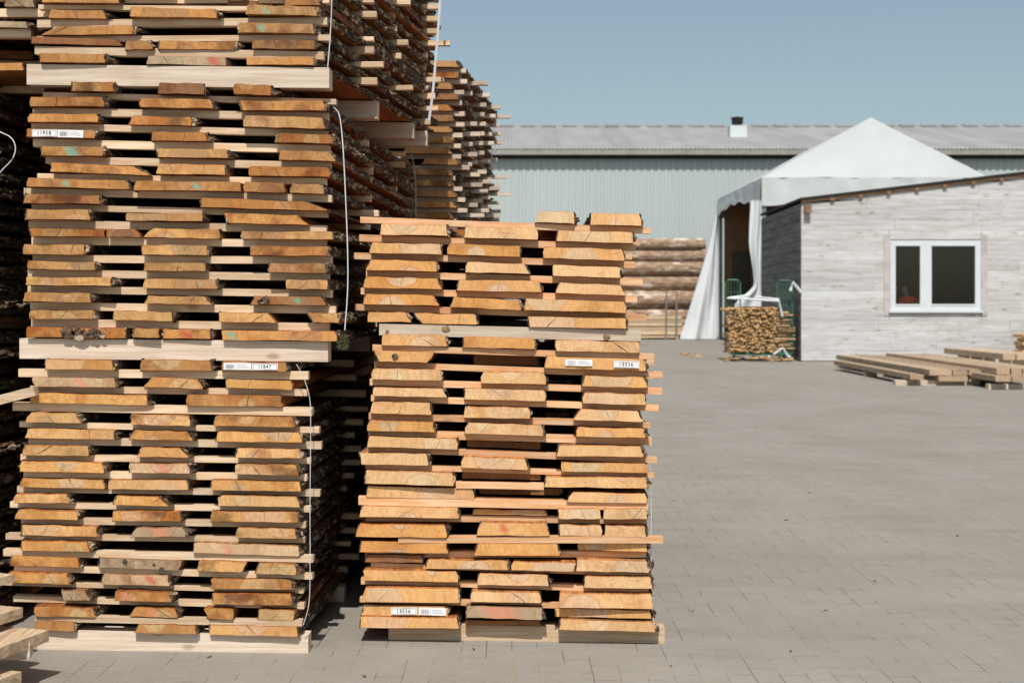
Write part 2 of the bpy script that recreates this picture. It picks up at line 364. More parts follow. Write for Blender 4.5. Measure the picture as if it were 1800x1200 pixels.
def section(xl, xr, zl, zr, h, tl, tr, rr):
    """outline of a board end, counter-clockwise from the bottom left; zl/zr bottom heights; tl/tr top insets"""
    bot = [(xl, zl)]; n = 5
    for i in range(1, n): t = i / n; bot.append((xl + (xr - xl) * t, zl + (zr - zl) * t + rr.uniform(-.0016, .0022)))
    bot.append((xr, zr))
    a, b = (xr - tr, zr + h), (xl + tl, zl + h)
    e = .005
    right = [(xr - tr * .12 + rr.uniform(-.001, .004), zr + h * .14), (xr - tr * .52 + rr.uniform(-.004, .005), zr + h * .5), (xr - tr * .92 + rr.uniform(-.004, .002), zr + h * .88), (a[0] - e, a[1])]
    top = []
    for i in range(1, n): t = i / n; top.append((a[0] + (b[0] - a[0]) * t, a[1] + (b[1] - a[1]) * t + rr.uniform(-.0030, .0018)))
    left = [(b[0] + e, b[1]), (xl + tl * .92 + rr.uniform(-.002, .004), zl + h * .88), (xl + tl * .52 + rr.uniform(-.005, .004), zl + h * .5), (xl + tl * .12, zl + h * .14)]
    return bot + right + top + left
def board_mesh(mb, xl, xr, zl, zr, h, tl, tr, yf, L, dx, rr, mend=0, mface=1, segs=None):
    sec = section(xl, xr, zl, zr, h, tl, tr, rr); cx = (xl + xr) / 2; cz = (zl + zr) / 2 + h / 2; W = xr - xl
    seed = rr.uniform(0, 99); ys = [0, .003] + [L * i / (segs or 8) for i in range(1, (segs or 8))] + [L - .003, L]
    rings = []
    skew = rr.uniform(-.006, .006)
    for j, y in enumerate(ys):
        k = .985 if j in (0, len(ys) - 1) else 1.0; ring = []
        for (x, z) in sec:
            s = (x - cx) / (W / 2); wav = .018 * n3(y * 1.3 + seed, s * 3, seed) * smooth(0, .3, y) * abs(s)
            fy = skew * s if j < 2 else 0
            ring.append((cx + (x - cx) * (1 - (1 - k) * .25) + wav * (1 if s > 0 else -1) + dx * y, yf + y + fy, cz + (z - cz) * (k if k == 1 else .93)))
        rings.append(ring)
    mb.loft(rings, mface, mend)
def bark_mesh(mb, side, xe, z0, h, inset, yf, L, dx, bw, rr, segs=26, start=.004, big=0):
    """rough bark along one waney edge: side +1 right, -1 left"""
    seed = rr.uniform(0, 99); rings = []; n = 7
    for j in range(segs + 1):
        y = start + (L - 2 * start) * (j / segs) ** 1.15
        wav = .018 * n3(y * 1.3 + seed, 3, seed) * .0
        ring = []
        for k in range(n):
            t = k / (n - 1); base = xe - side * inset * t
            b = (bw * (1 + .35 * big * smooth(0, .35, y))) * (math.sin(math.pi * (.12 + .8 * t))) * (.65 + .9 * n3(y * 9 + seed, t * 3, seed)) + rr.uniform(-1, 1) * bw * .38
            b = max(.0006, b)
            ring.append((base + side * b + dx * y + side * wav, yf + y + rr.uniform(-.4, .4) * L / segs * (0 < j < segs), z0 + h * (-.04 + 1.06 * t) + rr.uniform(-1, 1) * h * .13))
        ring.append((xe - side * (inset * .95 + .004) + dx * y, yf + y, z0 + h * .9)); ring.append((xe - side * (.004) + dx * y, yf + y, z0 + h * .1))
        rings.append(ring)
    mb.loft(rings)
def set_look(o, pal, W, h, tone=None, grime=None, mark=None, crack=None, heart=None, rr=rnd):
    ti = rr.randrange(len(TONES[pal])) if tone is None else tone
    if isinstance(ti, int): t, hh = TONES[pal][ti]; word = TWORD[pal][ti]
    elif ti == 'grey': t, hh, word = (.42, .325, .225), (.44, .35, .25), 'grey weathered'
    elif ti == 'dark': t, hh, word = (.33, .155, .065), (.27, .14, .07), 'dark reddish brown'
    elif ti == 'wash': t, hh, word = (.60, .44, .29), (.58, .44, .31), 'washed-out beige'
    v = rr.uniform(.95, 1.06) if pal == 'c' else (rr.uniform(.86, 1.10) if pal == 'a' else rr.uniform(.74, 1.12))
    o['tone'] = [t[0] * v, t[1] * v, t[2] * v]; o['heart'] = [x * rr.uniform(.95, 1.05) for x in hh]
    px = rr.uniform(-.3, .3) * W; o['pith'] = [px, rr.choice([-1, -1, 1]) * h * rr.uniform(.25, 1.1), heart if heart is not None else rr.choice([0.0, .035, .05, .065, .09])]
    an = rr.uniform(-1.1, 1.1) + math.pi / 2
    o['crack'] = [math.cos(an), math.sin(an), (rr.choice([0, 0, 0, .0007, .0009, .0012, .0017]) if crack is None else crack)]
    o['grime'] = (rr.uniform(.05, .35) if pal == 'c' else rr.uniform(.2, 1.0)) if grime is None else grime
    if mark: o['mark'] = list(PAINT[mark[0]]); o['markpos'] = [(mark[1]) * W, mark[2], .62]
    else: o['mark'] = [0.0, 0.0, 0.0]; o['markpos'] = [0.0, 0.0, 0.0]
    return word
def make_board(pk, b, layer, idx, cnt):
    """b = (x0, x1, y0, y1, hpx, tl, tr[, opts]) measured across the bundle's front plane"""
    x0, x1, y0, y1, hp, tl, tr = b[:7]; op = b[7] if len(b) > 7 else {}
    rr = random.Random(NB[0] * 31 + 5); NB[0] += 1
    Y = pk['Y']; k = Y / F; a, c = P(x0, y0, Y), P(x1, y1, Y); h = hp * k; pal = pk['pal']
    if tl is None: tl = rr.choice([1, 2, 4, 6, 9])
    if tr is None: tr = rr.choice([1, 3, 5, 7, 10])
    yf = Y + rr.uniform(-.006, .012) + op.get('back', 0); L = pk['L'] + rr.uniform(-.12, .1); W = c.x - a.x
    mb = MB(); board_mesh(mb, a.x, c.x, a.z, c.z, h, tl * k, tr * k, yf, L, pk['dx'], rr)
    o = mb.build('board', [M['end'], M['face']], origin=((a.x + c.x) / 2, yf, (a.z + c.z) / 2 + h / 2))
    word = set_look(o, pal, W, h, op.get('tone'), op.get('grime'), op.get('mark'), op.get('crack'), op.get('heart'), rr)
    for side, xe, z, ins in ((1, c.x, c.z, tr * k), (-1, a.x, a.z, tl * k)):
        bw = op.get('bark', rr.choice([.004, .009, .015, .020])) if side > 0 else op.get('barkl', rr.choice([.0, .003, .005, .009]))
        if pal == 'c' and side < 0: bw = min(bw, .004)
        if bw <= 0: continue
        q = MB(); bark_mesh(q, side, xe, z, h, ins, yf, L, pk['dx'], bw, rr, 90 if side > 0 and idx == cnt - 1 else 26, start=.006 if bw > .006 else .003, big=1 if side > 0 and idx == cnt - 1 else 0)
        q.build('bark', M['bark'], parent=o, origin=(xe, yf, z))
    size = 'narrow' if W < .20 else ('wide' if W > .31 else 'medium-wide')
    posw = 'single' if cnt == 1 else ('left' if idx == 0 else ('right' if idx == cnt - 1 else ('middle' if cnt == 3 else 'inner ' + ORD[idx + 1])))
    feat = op.get('feat')
    if feat is None and op.get('mark'): feat = 'with ' + op['mark'][0] + ' paint'
    if feat is None and tr >= 12: feat = 'with slanted right edge'
    lab = '%s %s board%s, %s of %s layer %s' % (size, word, ' ' + feat if feat else '', posw, ORD[layer], pk['where'])
    lw = lab.split()
    if len(lw) > 16: lab = '%s board%s, %s of %s layer %s' % (word, ' ' + feat if feat else '', posw, ORD[layer], pk['where']); lw = lab.split()
    if len(lw) > 16: lab = 'board%s, %s of %s layer %s' % (' ' + feat if feat else '', posw, ORD[layer], pk['where'])
    if False: lab = '%s board%s, %s of %s layer %s' % (word, ' ' + feat if feat else '', posw, ORD[layer], pk['where'])
    tag(o, lab, 'board', pk['group']); b_obj = o
    return o, mb
def lfit(pts):
    n = len(pts); sx = sum(p[0] for p in pts); sy = sum(p[1] for p in pts); sxx = sum(p[0] ** 2 for p in pts); sxy = sum(p[0] * p[1] for p in pts)
    d = n * sxx - sx * sx; a = (n * sxy - sx * sy) / d; return a, (sy - a * sx) / n
def strip_mesh(mb, xa, za, xb, zb, th, y0, y1, rr):
    n = 8; rings = []
    s = rr.uniform(0, 99); bow = rr.uniform(-.0015, .0015)
    for i in range(n + 1):
        t = i / n; x = xa + (xb - xa) * t; z = za + (zb - za) * t + bow * math.sin(math.pi * t); e = n3(x * 3, s, 0) * .0015
        rings.append([(x, y0 + e, z - th), (x, y1, z - th), (x, y1, z), (x, y0 + e, z)])
    mb.loft(rings)
def make_strip(pk, x0, y0, x1, y1, th, layer, depth, name='spacer_strip', mat=None, wid=.045, setback=None, thick=None, label=None, rr=None):
    rr = rr or random.Random(NB[0] * 17 + 3); NB[0] += 1
    Y = pk['Y']; k = Y / F; a, b = P(x0, y0, Y), P(x1, y1, Y)
    sb = rr.uniform(.046, .056) if setback is None else setback
    yy = Y + sb + depth; sh = pk['dx'] * depth
    if depth > 0:
        a.x += rr.uniform(-.06, .05); b.x += (rr.uniform(-.05, -.01) if rr.random() < .22 else rr.uniform(.0, .07)) if name == 'spacer_strip' else rr.uniform(-.02, .0)
    a.x += sh; b.x += sh
    mb = MB(); strip_mesh(mb, a.x, a.z, b.x, b.z, th * k, yy, yy + wid, rr)
    o = mb.build(name, mat or pk['smat'], origin=((a.x + b.x) / 2, yy, (a.z + b.z) / 2))
    tag(o, label, 'spacer strip' if name == 'spacer_strip' else 'bearer beam', pk['sgroup'] if name == 'spacer_strip' else pk['bgroup'])
    return o
DEPTHW = ['foremost', 'second back', 'third back', 'fourth back', 'fifth back']
def make_pack(pk, rows, ends, depths, firstlayer=1, dirn=1):
    objs = {}
    for r, row in enumerate(rows):
        layer = firstlayer + (r if dirn > 0 else len(rows) - 1 - r)
        for i, b in enumerate(row):
            o, _ = make_board(pk, b, layer, i, len(row)); objs[(r, i)] = o
        if r < len(rows) and ends[r] is not None:
            pts = []
            for b in row: pts += [(b[0], b[2]), (b[1], b[3])]
            A, B = lfit(pts)
            if abs(A) > .05 or len(row) < 2: A = .018; B = sum(p[1] for p in pts) / len(pts) - A * sum(p[0] for p in pts) / len(pts)
            th = 12.0
            if r + 1 < len(rows):
                tp = []
                for b in rows[r + 1]: tp += [(b[0], b[2] - b[4]), (b[1], b[3] - b[4])]
                mid = sum(p[0] for p in tp) / len(tp); av = sum(p[1] for p in tp) / len(tp); th = max(8, min(14.5, av - (A * mid + B) + .6))
            e = ends[r]; xl, xr = e[0], e[1]; sbk = e[2] if len(e) > 2 else None
            for j, d in enumerate(depths):
                make_strip(pk, xl, A * xl + B, xr, A * xr + B, th, layer, d, setback=sbk if j == 0 else None,
                           label='%s thin spacer strip under the %s layer %s' % (DEPTHW[j], ORD[layer], pk['where']))
    return objs

# ---- centre stack
PKC = dict(Y=5.85, L=2.4, dx=.02, pal='c', smat=M['strip_c'], where='down in the centre stack', group='boards of the centre stack', sgroup='spacer strips of the centre stack', bgroup='bearers of the centre stack')
T = 'tone'
C = [
 [(940,1010,391,394,21,9,2,dict(bark=.028, tone=4)), (1038,1128,396,398,22,0,3,dict(tone=2))],
 [(668,786,413,415,20,1,2,dict(tone=4,bark=.02)), (816,945,418,422,21,3,1,dict(tone=4)), (977,1112,424,428,20,3,0,dict(tone=2))],
 [(650,776,445,448,19,4,1,{}), (786,915,447,452,20,3,0,{}), (955,1097,454,459,21,2,2,dict(heart=.075,tone=1))],
 [(643,767,475,478,19,7,0,dict(tone=0)), (818,932,479,482,19,4,9,dict(tone=4)), (972,1090,485,489,20,0,1,dict(tone=4))],
 [(638,776,506,509,20,6,6,dict(tone=3,heart=.07,crack=.001)), (802,952,511,514,20,4,4,dict(tone=1)), (977,1100,515,520,19,7,8,dict(tone=4,heart=0))],
 [(638,771,535,538,19,4,9,dict(tone=3,heart=.06)), (791,915,540,546,19,5,3,dict(tone=0,heart=0)), (920,1100,545,551,21,3,1,dict(tone=1,heart=.08))],
 [(646,722,566,567,18,1,8,dict(tone=1)), (740,838,569,571,19,-14,2,dict(tone=1,barkl=.012)), (930,1101,575,578,19,-3,1,dict(tone=1,heart=.1,crack=.0018))],
 [(671,785,607,609,20,2,1,dict(tone=1,heart=.07)), (813,940,611,614,20,1,1,dict(tone=0,heart=0)), (978,1122,617,621,20,-2,-3,dict(tone=4,crack=.0022))],
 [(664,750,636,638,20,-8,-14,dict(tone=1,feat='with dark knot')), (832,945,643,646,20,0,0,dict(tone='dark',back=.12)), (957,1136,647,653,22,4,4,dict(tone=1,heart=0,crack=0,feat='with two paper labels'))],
 [(653,776,667,670,20,3,3,dict(tone=4)), (845,960,674,676,21,3,4,dict(tone=2)), (1022,1137,679,682,19,5,4,dict(tone=1))],
 [(656,785,696,699,16,1,6,dict(tone=4)), (816,958,702,706,20,0,0,dict(tone=4)), (1024,1135,709,712,20,2,1,dict(tone=2))],
 [(650,757,727,730,22,4,1,dict(tone=2)), (815,932,734,736,20,4,2,dict(tone=2)), (1008,1130,738,742,20,12,8,dict(tone=4))],
 [(645,764,757,760,19,4,3,dict(tone=0,heart=.045)), (817,955,762,767,20,4,2,dict(tone=4)), (1013,1134,767,770,17,3,2,dict(tone=1))],
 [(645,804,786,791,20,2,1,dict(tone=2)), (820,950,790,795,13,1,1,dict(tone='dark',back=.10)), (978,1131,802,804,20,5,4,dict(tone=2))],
 [(635,752,817,819,22,-4,2,dict(tone=4)), (811,927,822,826,20,3,3,dict(tone=2)), (988,1138,829,832,17,-3,1,dict(tone=1))],
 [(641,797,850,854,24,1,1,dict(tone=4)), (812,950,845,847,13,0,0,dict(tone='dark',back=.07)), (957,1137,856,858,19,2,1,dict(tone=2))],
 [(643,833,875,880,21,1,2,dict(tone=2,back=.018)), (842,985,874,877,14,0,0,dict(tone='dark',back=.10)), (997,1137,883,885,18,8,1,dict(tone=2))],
 [(632,806,908,911,20,5,1,dict(tone=2)), (830,962,906,908,9,2,2,dict(tone=0,back=.03)), (983,1055,912,912,19,-2,1,dict(tone=4,bark=0)), (1061,1138,912,913,19,0,0,dict(tone=4,barkl=0))],
 [(625,785,943,945,23,6,2,dict(tone=0,heart=.055)), (838,965,941,942,24,6,5,dict(tone=1,mark=('red',-.12,.02))), (983,1057,942,943,20,-1,0,dict(tone=4,bark=0)), (1063,1135,943,945,20,0,0,dict(tone=4,barkl=0))],
 [(631,787,971,973,20,3,3,dict(tone=3,heart=.05)), (833,984,976,977,22,8,4,dict(tone=0,heart=0)), (1017,1138,969,971,15,0,0,dict(tone=1,back=.03))],
 [(640,742,990,991,14,4,0,dict(tone='dark',back=.03)), (748,893,1000,1002,17,3,2,dict(tone=1)), (899,1007,1002,1004,16,2,-6,dict(tone=1)), (1013,1140,1004,1007,21,0,2,dict(tone=4))],  # left board lies in shadow; its dark tone paints that shade
 [(638,805,1020,1024,20,1,2,dict(tone=1)), (839,965,1029,1031,21,2,3,dict(tone=4)), (1027,1147,1033,1035,21,1,3,dict(tone=4))],
 [(640,808,1057,1060,26,1,1,dict(tone=1,heart=.075,crack=.001)), (827,950,1057,1060,19,2,1,dict(tone=4)), (983,1147,1068,1071,27,1,1,dict(tone=2))],
 [(635,786,1082,1085,19,4,3,dict(tone=1,heart=0,crack=0,feat='with white paper labels')), (820,952,1086,1090,22,0,0,dict(tone='grey',mark=('pink',-.05,.075))), (976,1145,1086,1089,15,1,1,dict(tone=1,back=.03))],
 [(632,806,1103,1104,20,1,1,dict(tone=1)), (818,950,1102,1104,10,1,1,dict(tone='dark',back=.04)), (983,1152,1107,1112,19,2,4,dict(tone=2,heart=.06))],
]
CE = [(632,1145,.026), (629,1119), (620,1118), (641,1132), (632,1122), (622,1138), None, (654,1151,.02), (656,1167), (648,1166), (650,1160), (646,1146), (645,1148), (645,1157), (640,1152), None, (629,1140,.02), (640,1139), (700,1166,.004), (640,1138), (650,1148), (632,1142), (630,1145), None, None]
co = make_pack(PKC, C, CE, [0, 1.2])
make_strip(PKC, 666, 569, 1127, 580, 20, 0, 0, 'bearer_beam', M['beam'], .10, .01, label='pale knotty bearer beam across the front of the centre stack')
for j, d in enumerate((1.1, 2.1)):
    make_strip(PKC, 666, 569, 1127, 580, 20, 0, d, 'bearer_beam', M['beam'], .10, .01, label='%s pale bearer beam halfway up the centre stack' % ('middle' if j == 0 else 'rear'))
make_strip(PKC, 801, 847.5, 956, 850.5, 11, 16, 0, setback=.012, label='short orange spacer strip in the lower middle gap of the centre stack')
make_strip(PKC, 836, 876, 992, 879, 9, 17, 0, setback=.03, label='short spacer strip low in the middle gap of the centre stack')
def ground_beam(pk, x0, x1, yt0, yt1, d, label, sb=.0):
    Y = pk['Y']; a, b = P(x0, yt0, Y), P(x1, yt1, Y); sh = pk['dx'] * d; yy = Y + sb + d
    mb = MB(); n = 8; rings = []
    for i in range(n + 1):
        t = i / n; x = a.x + (b.x - a.x) * t + sh; z = a.z + (b.z - a.z) * t; g = gz(x, yy) - .002
        rings.append([(x, yy, g), (x, yy + .09, g), (x, yy + .09, z), (x, yy, z)])
    mb.loft(rings); o = mb.build('bearer_beam', M['strip'] if pk['pal'] == 'c' else M['beam'], origin=((a.x + b.x) / 2 + sh, yy, 0)); tag(o, label, 'bearer beam', pk['bgroup'])  # centre stack's beams use warmer wood to tint their shade brown
ground_beam(PKC, 680, 1172, 1103.5, 1110.5, 0, 'front ground bearer beam under the centre stack', .075)
ground_beam(PKC, 680, 1172, 1103.5, 1110.5, 1.1, 'middle ground bearer beam under the centre stack')
ground_beam(PKC, 680, 1172, 1103.5, 1110.5, 2.1, 'rear ground bearer beam under the centre stack')

hidc = MB(); rq = random.Random(41)
for r_, row in enumerate(C):
    xs_ = sorted([(b[0], b[1]) for b in row]); Ym = PKC['Y']; zt = sum(b[2] for b in row) / len(row); g0 = 642
    for (u0, u1) in xs_ + [(1125, 1126)]:
        if u0 - g0 > 6 and g0 < 1110:
            p0, p1 = P(g0 - 10, zt, Ym), P(min(u0, 1118) + 10, zt, Ym); sh = .02 * 1.3
            board_mesh(hidc, p0.x + sh, p1.x + sh, p0.z + .001, p1.z + .001, .040, .003, .004, Ym + 1.3 + rq.uniform(-.2, .2), .75, .02, rq, 0, 1, 2)
        g0 = max(g0, u1)
hidden_c = hidc.build('stacked_boards', [M['face'], M['face']]); hidden_c['tone'] = [.5, .3, .12]  # boards added to block daylight showing through the gaps
tag(hidden_c, 'added filler boards blocking daylight inside the gaps of the centre stack', 'boards', kind='stuff')

# ---- left tower: bottom bundle
PKA = dict(Y=5.652, L=2.85, dx=.03, pal='a', smat=M['strip'], where='down, bottom bundle, left tower', group='boards of the left tower bottom bundle', sgroup='spacer strips of the left tower bottom bundle', bgroup='bearers of the left tower')
A1 = [
 [(80,200,649,651,18,1,4,dict(tone=0,bark=.022)), (247,372,651,652,19,3,3,dict(tone=3,bark=.03)), (392,503,651,654,17,0,1,dict(tone=3,bark=.012,crack=0,feat='with two paper labels'))],
 [(62,203,680,681,17,-6,3,dict(tone='wash',mark=('pink',.05,.02),bark=.025)), (252,356,680,684,18,14,8,dict(tone=0,bark=.026)), (397,512,682,686,17,0,0,dict(tone=1,bark=0))],
 [(53,258,708,713,18,3,0,dict(tone=1,bark=.02)), (327,495,713,716,20,2,2,dict(tone=3,bark=0,crack=.0022))],
 [(45,142,742,744,18,8,8,dict(tone=4,bark=.02)), (231,335,746,749,18,0,2,dict(tone=4,bark=.015)), (376,518,749,751,19,4,2,dict(tone=0,heart=.05))],
 [(42,200,770,773,17,6,1,dict(tone=4,bark=.02)), (227,338,772,775,17,7,8,dict(tone=0,bark=.025)), (380,530,776,778,18,3,4,dict(tone=1))],
 [(40,154,800,802,18,2,0,dict(tone=4,crack=.0022)), (240,330,803,805,17,9,14,dict(tone=2,bark=.028)), (414,528,804,806,17,2,2,dict(tone=4))],
 [(34,182,829,832,19,2,2,dict(tone=1,bark=.018)), (226,334,831,832,17,2,3,dict(tone='wash',mark=('pink',.05,.025),bark=.02)), (414,525,834,836,19,0,4,dict(tone=4,bark=.02))],
 [(33,182,856,860,16,4,0,dict(tone=1,bark=.003)), (190,330,860,861,17,1,2,dict(tone=4,bark=.012)), (372,528,861,864,18,1,1,dict(tone=1,bark=.016))],
 [(24,120,884,885,16,3,3,dict(tone=4,bark=.025)), (198,296,888,890,17,5,18,dict(tone=1,bark=.02)), (383,527,889,892,19,5,6,dict(tone=4))],
 [(27,136,911,914,16,6,0,dict(tone=1,bark=.008)), (197,315,916,917,18,2,1,dict(tone=0,bark=.014)), (370,523,917,919,19,2,2,dict(tone=1,bark=.018))],
 [(36,170,941,944,19,0,1,dict(tone=4,bark=.01)), (230,325,944,944,17,9,3,dict(tone='grey',mark=('pink',.05,.035),bark=.028)), (414,520,945,948,18,2,2,dict(tone=4,bark=.02))],
 [(37,158,968,970,18,1,3,dict(tone=0,heart=.04,bark=.024)), (340,524,972,979,19,0,0,dict(tone='wash',mark=('pink',-.18,.02),bark=.018))],
 [(15,138,995,998,18,3,2,dict(tone=0,heart=0)), (173,312,998,1003,18,0,-8,dict(tone='grey',feat='with round knot holes',bark=.0,crack=0)), (346,424,1003,1006,19,4,-12,dict(tone=2,bark=0)), (448,520,1008,1010,19,6,1,dict(tone=4,bark=.02))],
 [(15,121,1024,1027,19,0,2,dict(tone=0,heart=.04,bark=.022)), (178,296,1028,1031,20,2,2,dict(tone='wash',mark=('red',.22,.02),bark=.022)), (370,512,1035,1037,19,1,1,dict(tone=3,bark=.02))],
 [(112,158,1055,1055,18,-4,7,dict(tone='grey',bark=.02)), (203,300,1055,1058,18,1,1,dict(tone=3,bark=.018,mark=('pink',-.3,.015))), (373,512,1062,1064,20,0,0,dict(tone=3,heart=.06,bark=.018))],
 [(62,166,1083,1086,18,-2,3,dict(tone=3,bark=.012)), (226,311,1084,1086,17,10,5,dict(tone=3,mark=('pink',0,.02),bark=.016)), (367,408,1087,1090,19,-10,-3,dict(tone=3,bark=0)), (453,514,1090,1092,19,1,-5,dict(tone=3,bark=.008))],
 [(58,130,1108,1110,17,3,0,dict(tone=3,bark=.016)), (236,345,1112,1114,16,8,1,dict(tone=3,bark=.01)), (368,523,1116,1119,18,0,0,dict(tone=2,bark=.012))],
]
A1E = [(28,540,.028), (45,536), (18,547,.026), (27,558), (43,562), (28,542), (34,536), (22,559), (10,542), (30,534), (2,532), (2,549,.022), (20,548,.03), (0,530), (15,531), (60,530,.012), None]
ao = make_pack(PKA, A1, A1E, [0, 1.1])
ground_beam(PKA, 61, 540, 1109, 1119.5, 0, 'front ground bearer beam under the left tower', .028)
for j, d in enumerate((1.0, 2.0)): ground_beam(PKA, 61, 540, 1109, 1119.5, d, '%s ground bearer beam under the left tower' % ('middle', 'rear')[j])

# ---- left tower: middle bundle
PKM = dict(Y=5.66, L=2.9, dx=.045, pal='m', smat=M['strip'], where='down, middle bundle, left tower', group='boards of the left tower middle bundle', sgroup='spacer strips of the left tower middle bundle', bgroup='bearers of the left tower')
A2 = [
 [(125,200,160,161,17,0,1,dict(tone=1,bark=.02)), (277,360,165,167,20,3,2,dict(tone='dark',bark=.012)), (411,476,166,168,19,0,2,dict(tone=1,bark=.045))],
 [(52,180,187,187,17,0,1,dict(tone=2,crack=.0022,bark=.024)), (247,374,189,191,16,1,4,dict(tone=2,bark=.02)), (424,570,194,195,18,-4,1,dict(tone=2,bark=.02))],
 [(47,172,214,215,15,2,2,dict(tone=2,bark=.015)), (224,334,219,221,16,7,0,dict(tone=0,bark=.028)), (428,570,223,227,20,2,3,dict(tone=4,bark=.02))],
 [(47,165,241,243,15,0,1,dict(tone=2,bark=.03,crack=0,feat='with two paper labels')), (265,362,247,248,16,0,4,dict(tone=0,bark=.026)), (484,585,250,253,17,2,3,dict(tone=1,bark=.02))],
 [(71,178,273,274,17,0,2,dict(tone=2,mark=('green',0,.03),bark=.024)), (275,400,276,278,16,1,2,dict(tone=5,bark=.024)), (490,588,281,284,18,4,8,dict(tone=4,bark=.012))],
 [(88,262,302,309,17,2,26,dict(tone=2,bark=.004)), (275,397,306,308,18,3,1,dict(tone=4,bark=.004)), (437,578,309,311,17,0,2,dict(tone=0,bark=.014))],
 [(46,226,328,333,16,1,4,dict(tone=2,mark=('green',-.12,.02),bark=.005)), (236,424,335,337,17,2,1,dict(tone=2,mark=('green',.08,.014),bark=0)), (430,500,338,339,18,0,0,dict(tone=3,bark=0)), (509,568,339,341,17,3,4,dict(tone=4,bark=.016))],
 [(41,176,357,359,16,2,1,dict(tone=3,grime=.9,bark=.024)), (352,576,364,371,17,0,38,dict(tone=0,bark=.004))],
 [(43,158,386,387,19,2,2,dict(tone=4,bark=.012)), (222,356,388,389,14,0,1,dict(tone=5,bark=.018)), (400,541,392,396,18,-8,18,dict(tone=2,bark=.0))],
 [(56,184,416,417,15,-5,0,dict(tone=1,bark=0)), (187,247,417,417,15,-1,10,dict(tone='dark',bark=0)), (251,384,417,420,17,17,0,dict(tone=4,bark=.003)), (425,585,420,421,14,-1,1,dict(tone=5,bark=.03))],
 [(41,148,447,448,18,0,-2,dict(tone=4,bark=.02)), (249,363,448,449,18,0,0,dict(tone=4,bark=.008)), (440,576,449,450,17,1,0,dict(tone=5,bark=.02))],
 [(49,165,473,475,15,0,1,dict(tone=4,bark=.018)), (253,360,476,477,15,0,1,dict(tone=5,bark=.01)), (472,573,479,480,17,1,2,dict(tone=5,bark=.026))],
 [(45,196,501,503,15,1,0,dict(tone=4,bark=.02)), (250,380,507,508,17,2,1,dict(tone=5,mark=('green',.28,.014),bark=.015)), (503,575,508,509,17,0,0,dict(tone=5,bark=.01))],
 [(41,160,530,532,17,3,0,dict(tone=4,bark=.018)), (252,371,534,536,15,6,12,dict(tone=5,bark=.006)), (440,573,536,537,16,8,10,dict(tone=3,mark=('green',.12,.018),feat='with knot and green paint',bark=.01))],
 [(50,162,561,561,16,1,0,dict(tone=4,bark=.012)), (199,302,563,565,17,0,0,dict(tone=5,bark=.018)), (385,485,566,568,18,0,13,dict(tone=4,bark=0)), (549,594,567,568,18,-11,0,dict(tone=4,bark=.01))],
 [(45,219,593,595,19,0,0,dict(tone=1,grime=1.0,bark=.006,feat='with rotten dark patch')), (233,280,593,594,17,3,0,dict(tone=0,bark=0)), (284,368,595,596,17,0,0,dict(tone=2,mark=('red',0,.02),bark=.004)), (391,592,598,600,18,-2,2,dict(tone=2,mark=('green',-.42,.02),bark=.016))],
]
A2E = [(68,588,.05), (50,574), (48,572), (50,576), (72,578), (58,570), (34,580), (48,572), (43,571), (48,570), (50,580), (41,575), (40,580), (45,587), (48,576), None]
mo = make_pack(PKM, A2, A2E, [0, .95, 2.0])
for j, d in enumerate((0, 1.2, 2.3)):
    make_strip(PKM, 30, 595, 575, 601, 35.5, 0, d, 'bearer_beam', M['beam'], .10, .027, label='%s pale bearer beam between the bottom and middle bundles, left tower' % ('front', 'middle', 'rear')[j])

# ---- left tower: top bundle
PKT = dict(Y=5.66, L=2.42, dx=.14, pal='m', smat=M['strip'], where='up, top bundle, left tower', group='boards of the left tower top bundle', sgroup='spacer strips of the left tower top bundle', bgroup='bearers of the left tower')
A3 = [
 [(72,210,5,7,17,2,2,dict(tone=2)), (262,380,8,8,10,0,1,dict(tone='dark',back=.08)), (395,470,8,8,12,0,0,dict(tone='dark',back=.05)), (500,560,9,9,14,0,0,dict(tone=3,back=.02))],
 [(85,185,32,33,16,2,5,dict(tone=2,bark=.02)), (229,381,30,33,17,2,4,dict(tone=2,bark=.02)), (432,557,26,29,17,3,2,dict(tone=5,mark=('green',-.22,.014)))],
 [(72,232,62,60,16,30,0,dict(tone=2,crack=.002,bark=.024)), (419,553,58,60,18,0,2,dict(tone=5,mark=('green',-.2,.018)))],
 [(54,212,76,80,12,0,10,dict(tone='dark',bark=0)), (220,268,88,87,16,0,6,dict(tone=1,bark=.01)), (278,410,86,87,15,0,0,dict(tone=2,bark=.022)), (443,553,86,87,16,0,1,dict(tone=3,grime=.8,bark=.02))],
 [(72,185,110,111,16,-2,1,dict(tone=2,bark=.022)), (257,398,113,115,15,3,2,dict(tone='grey',mark=('red',.33,.022))), (433,551,114,115,14,-1,1,dict(tone=2,bark=.02))],
]
A3E = [(63,560,.03), (61,573,.028), (60,578,.03), (58,568,.02), None]
to = make_pack(PKT, A3, A3E, [0, .62, 1.3, 2.05], dirn=-1)
for j, d in enumerate((0, .95, 1.75, 2.1)):
    make_strip(PKT, 45, 112, 578 if d == 0 else 572, 118, 36, 0, d, 'bearer_beam', M['beam'], .10, .012, label='%s pale bearer beam under the top bundle of the left tower' % ('front', 'second back', 'third back', 'rear')[j])

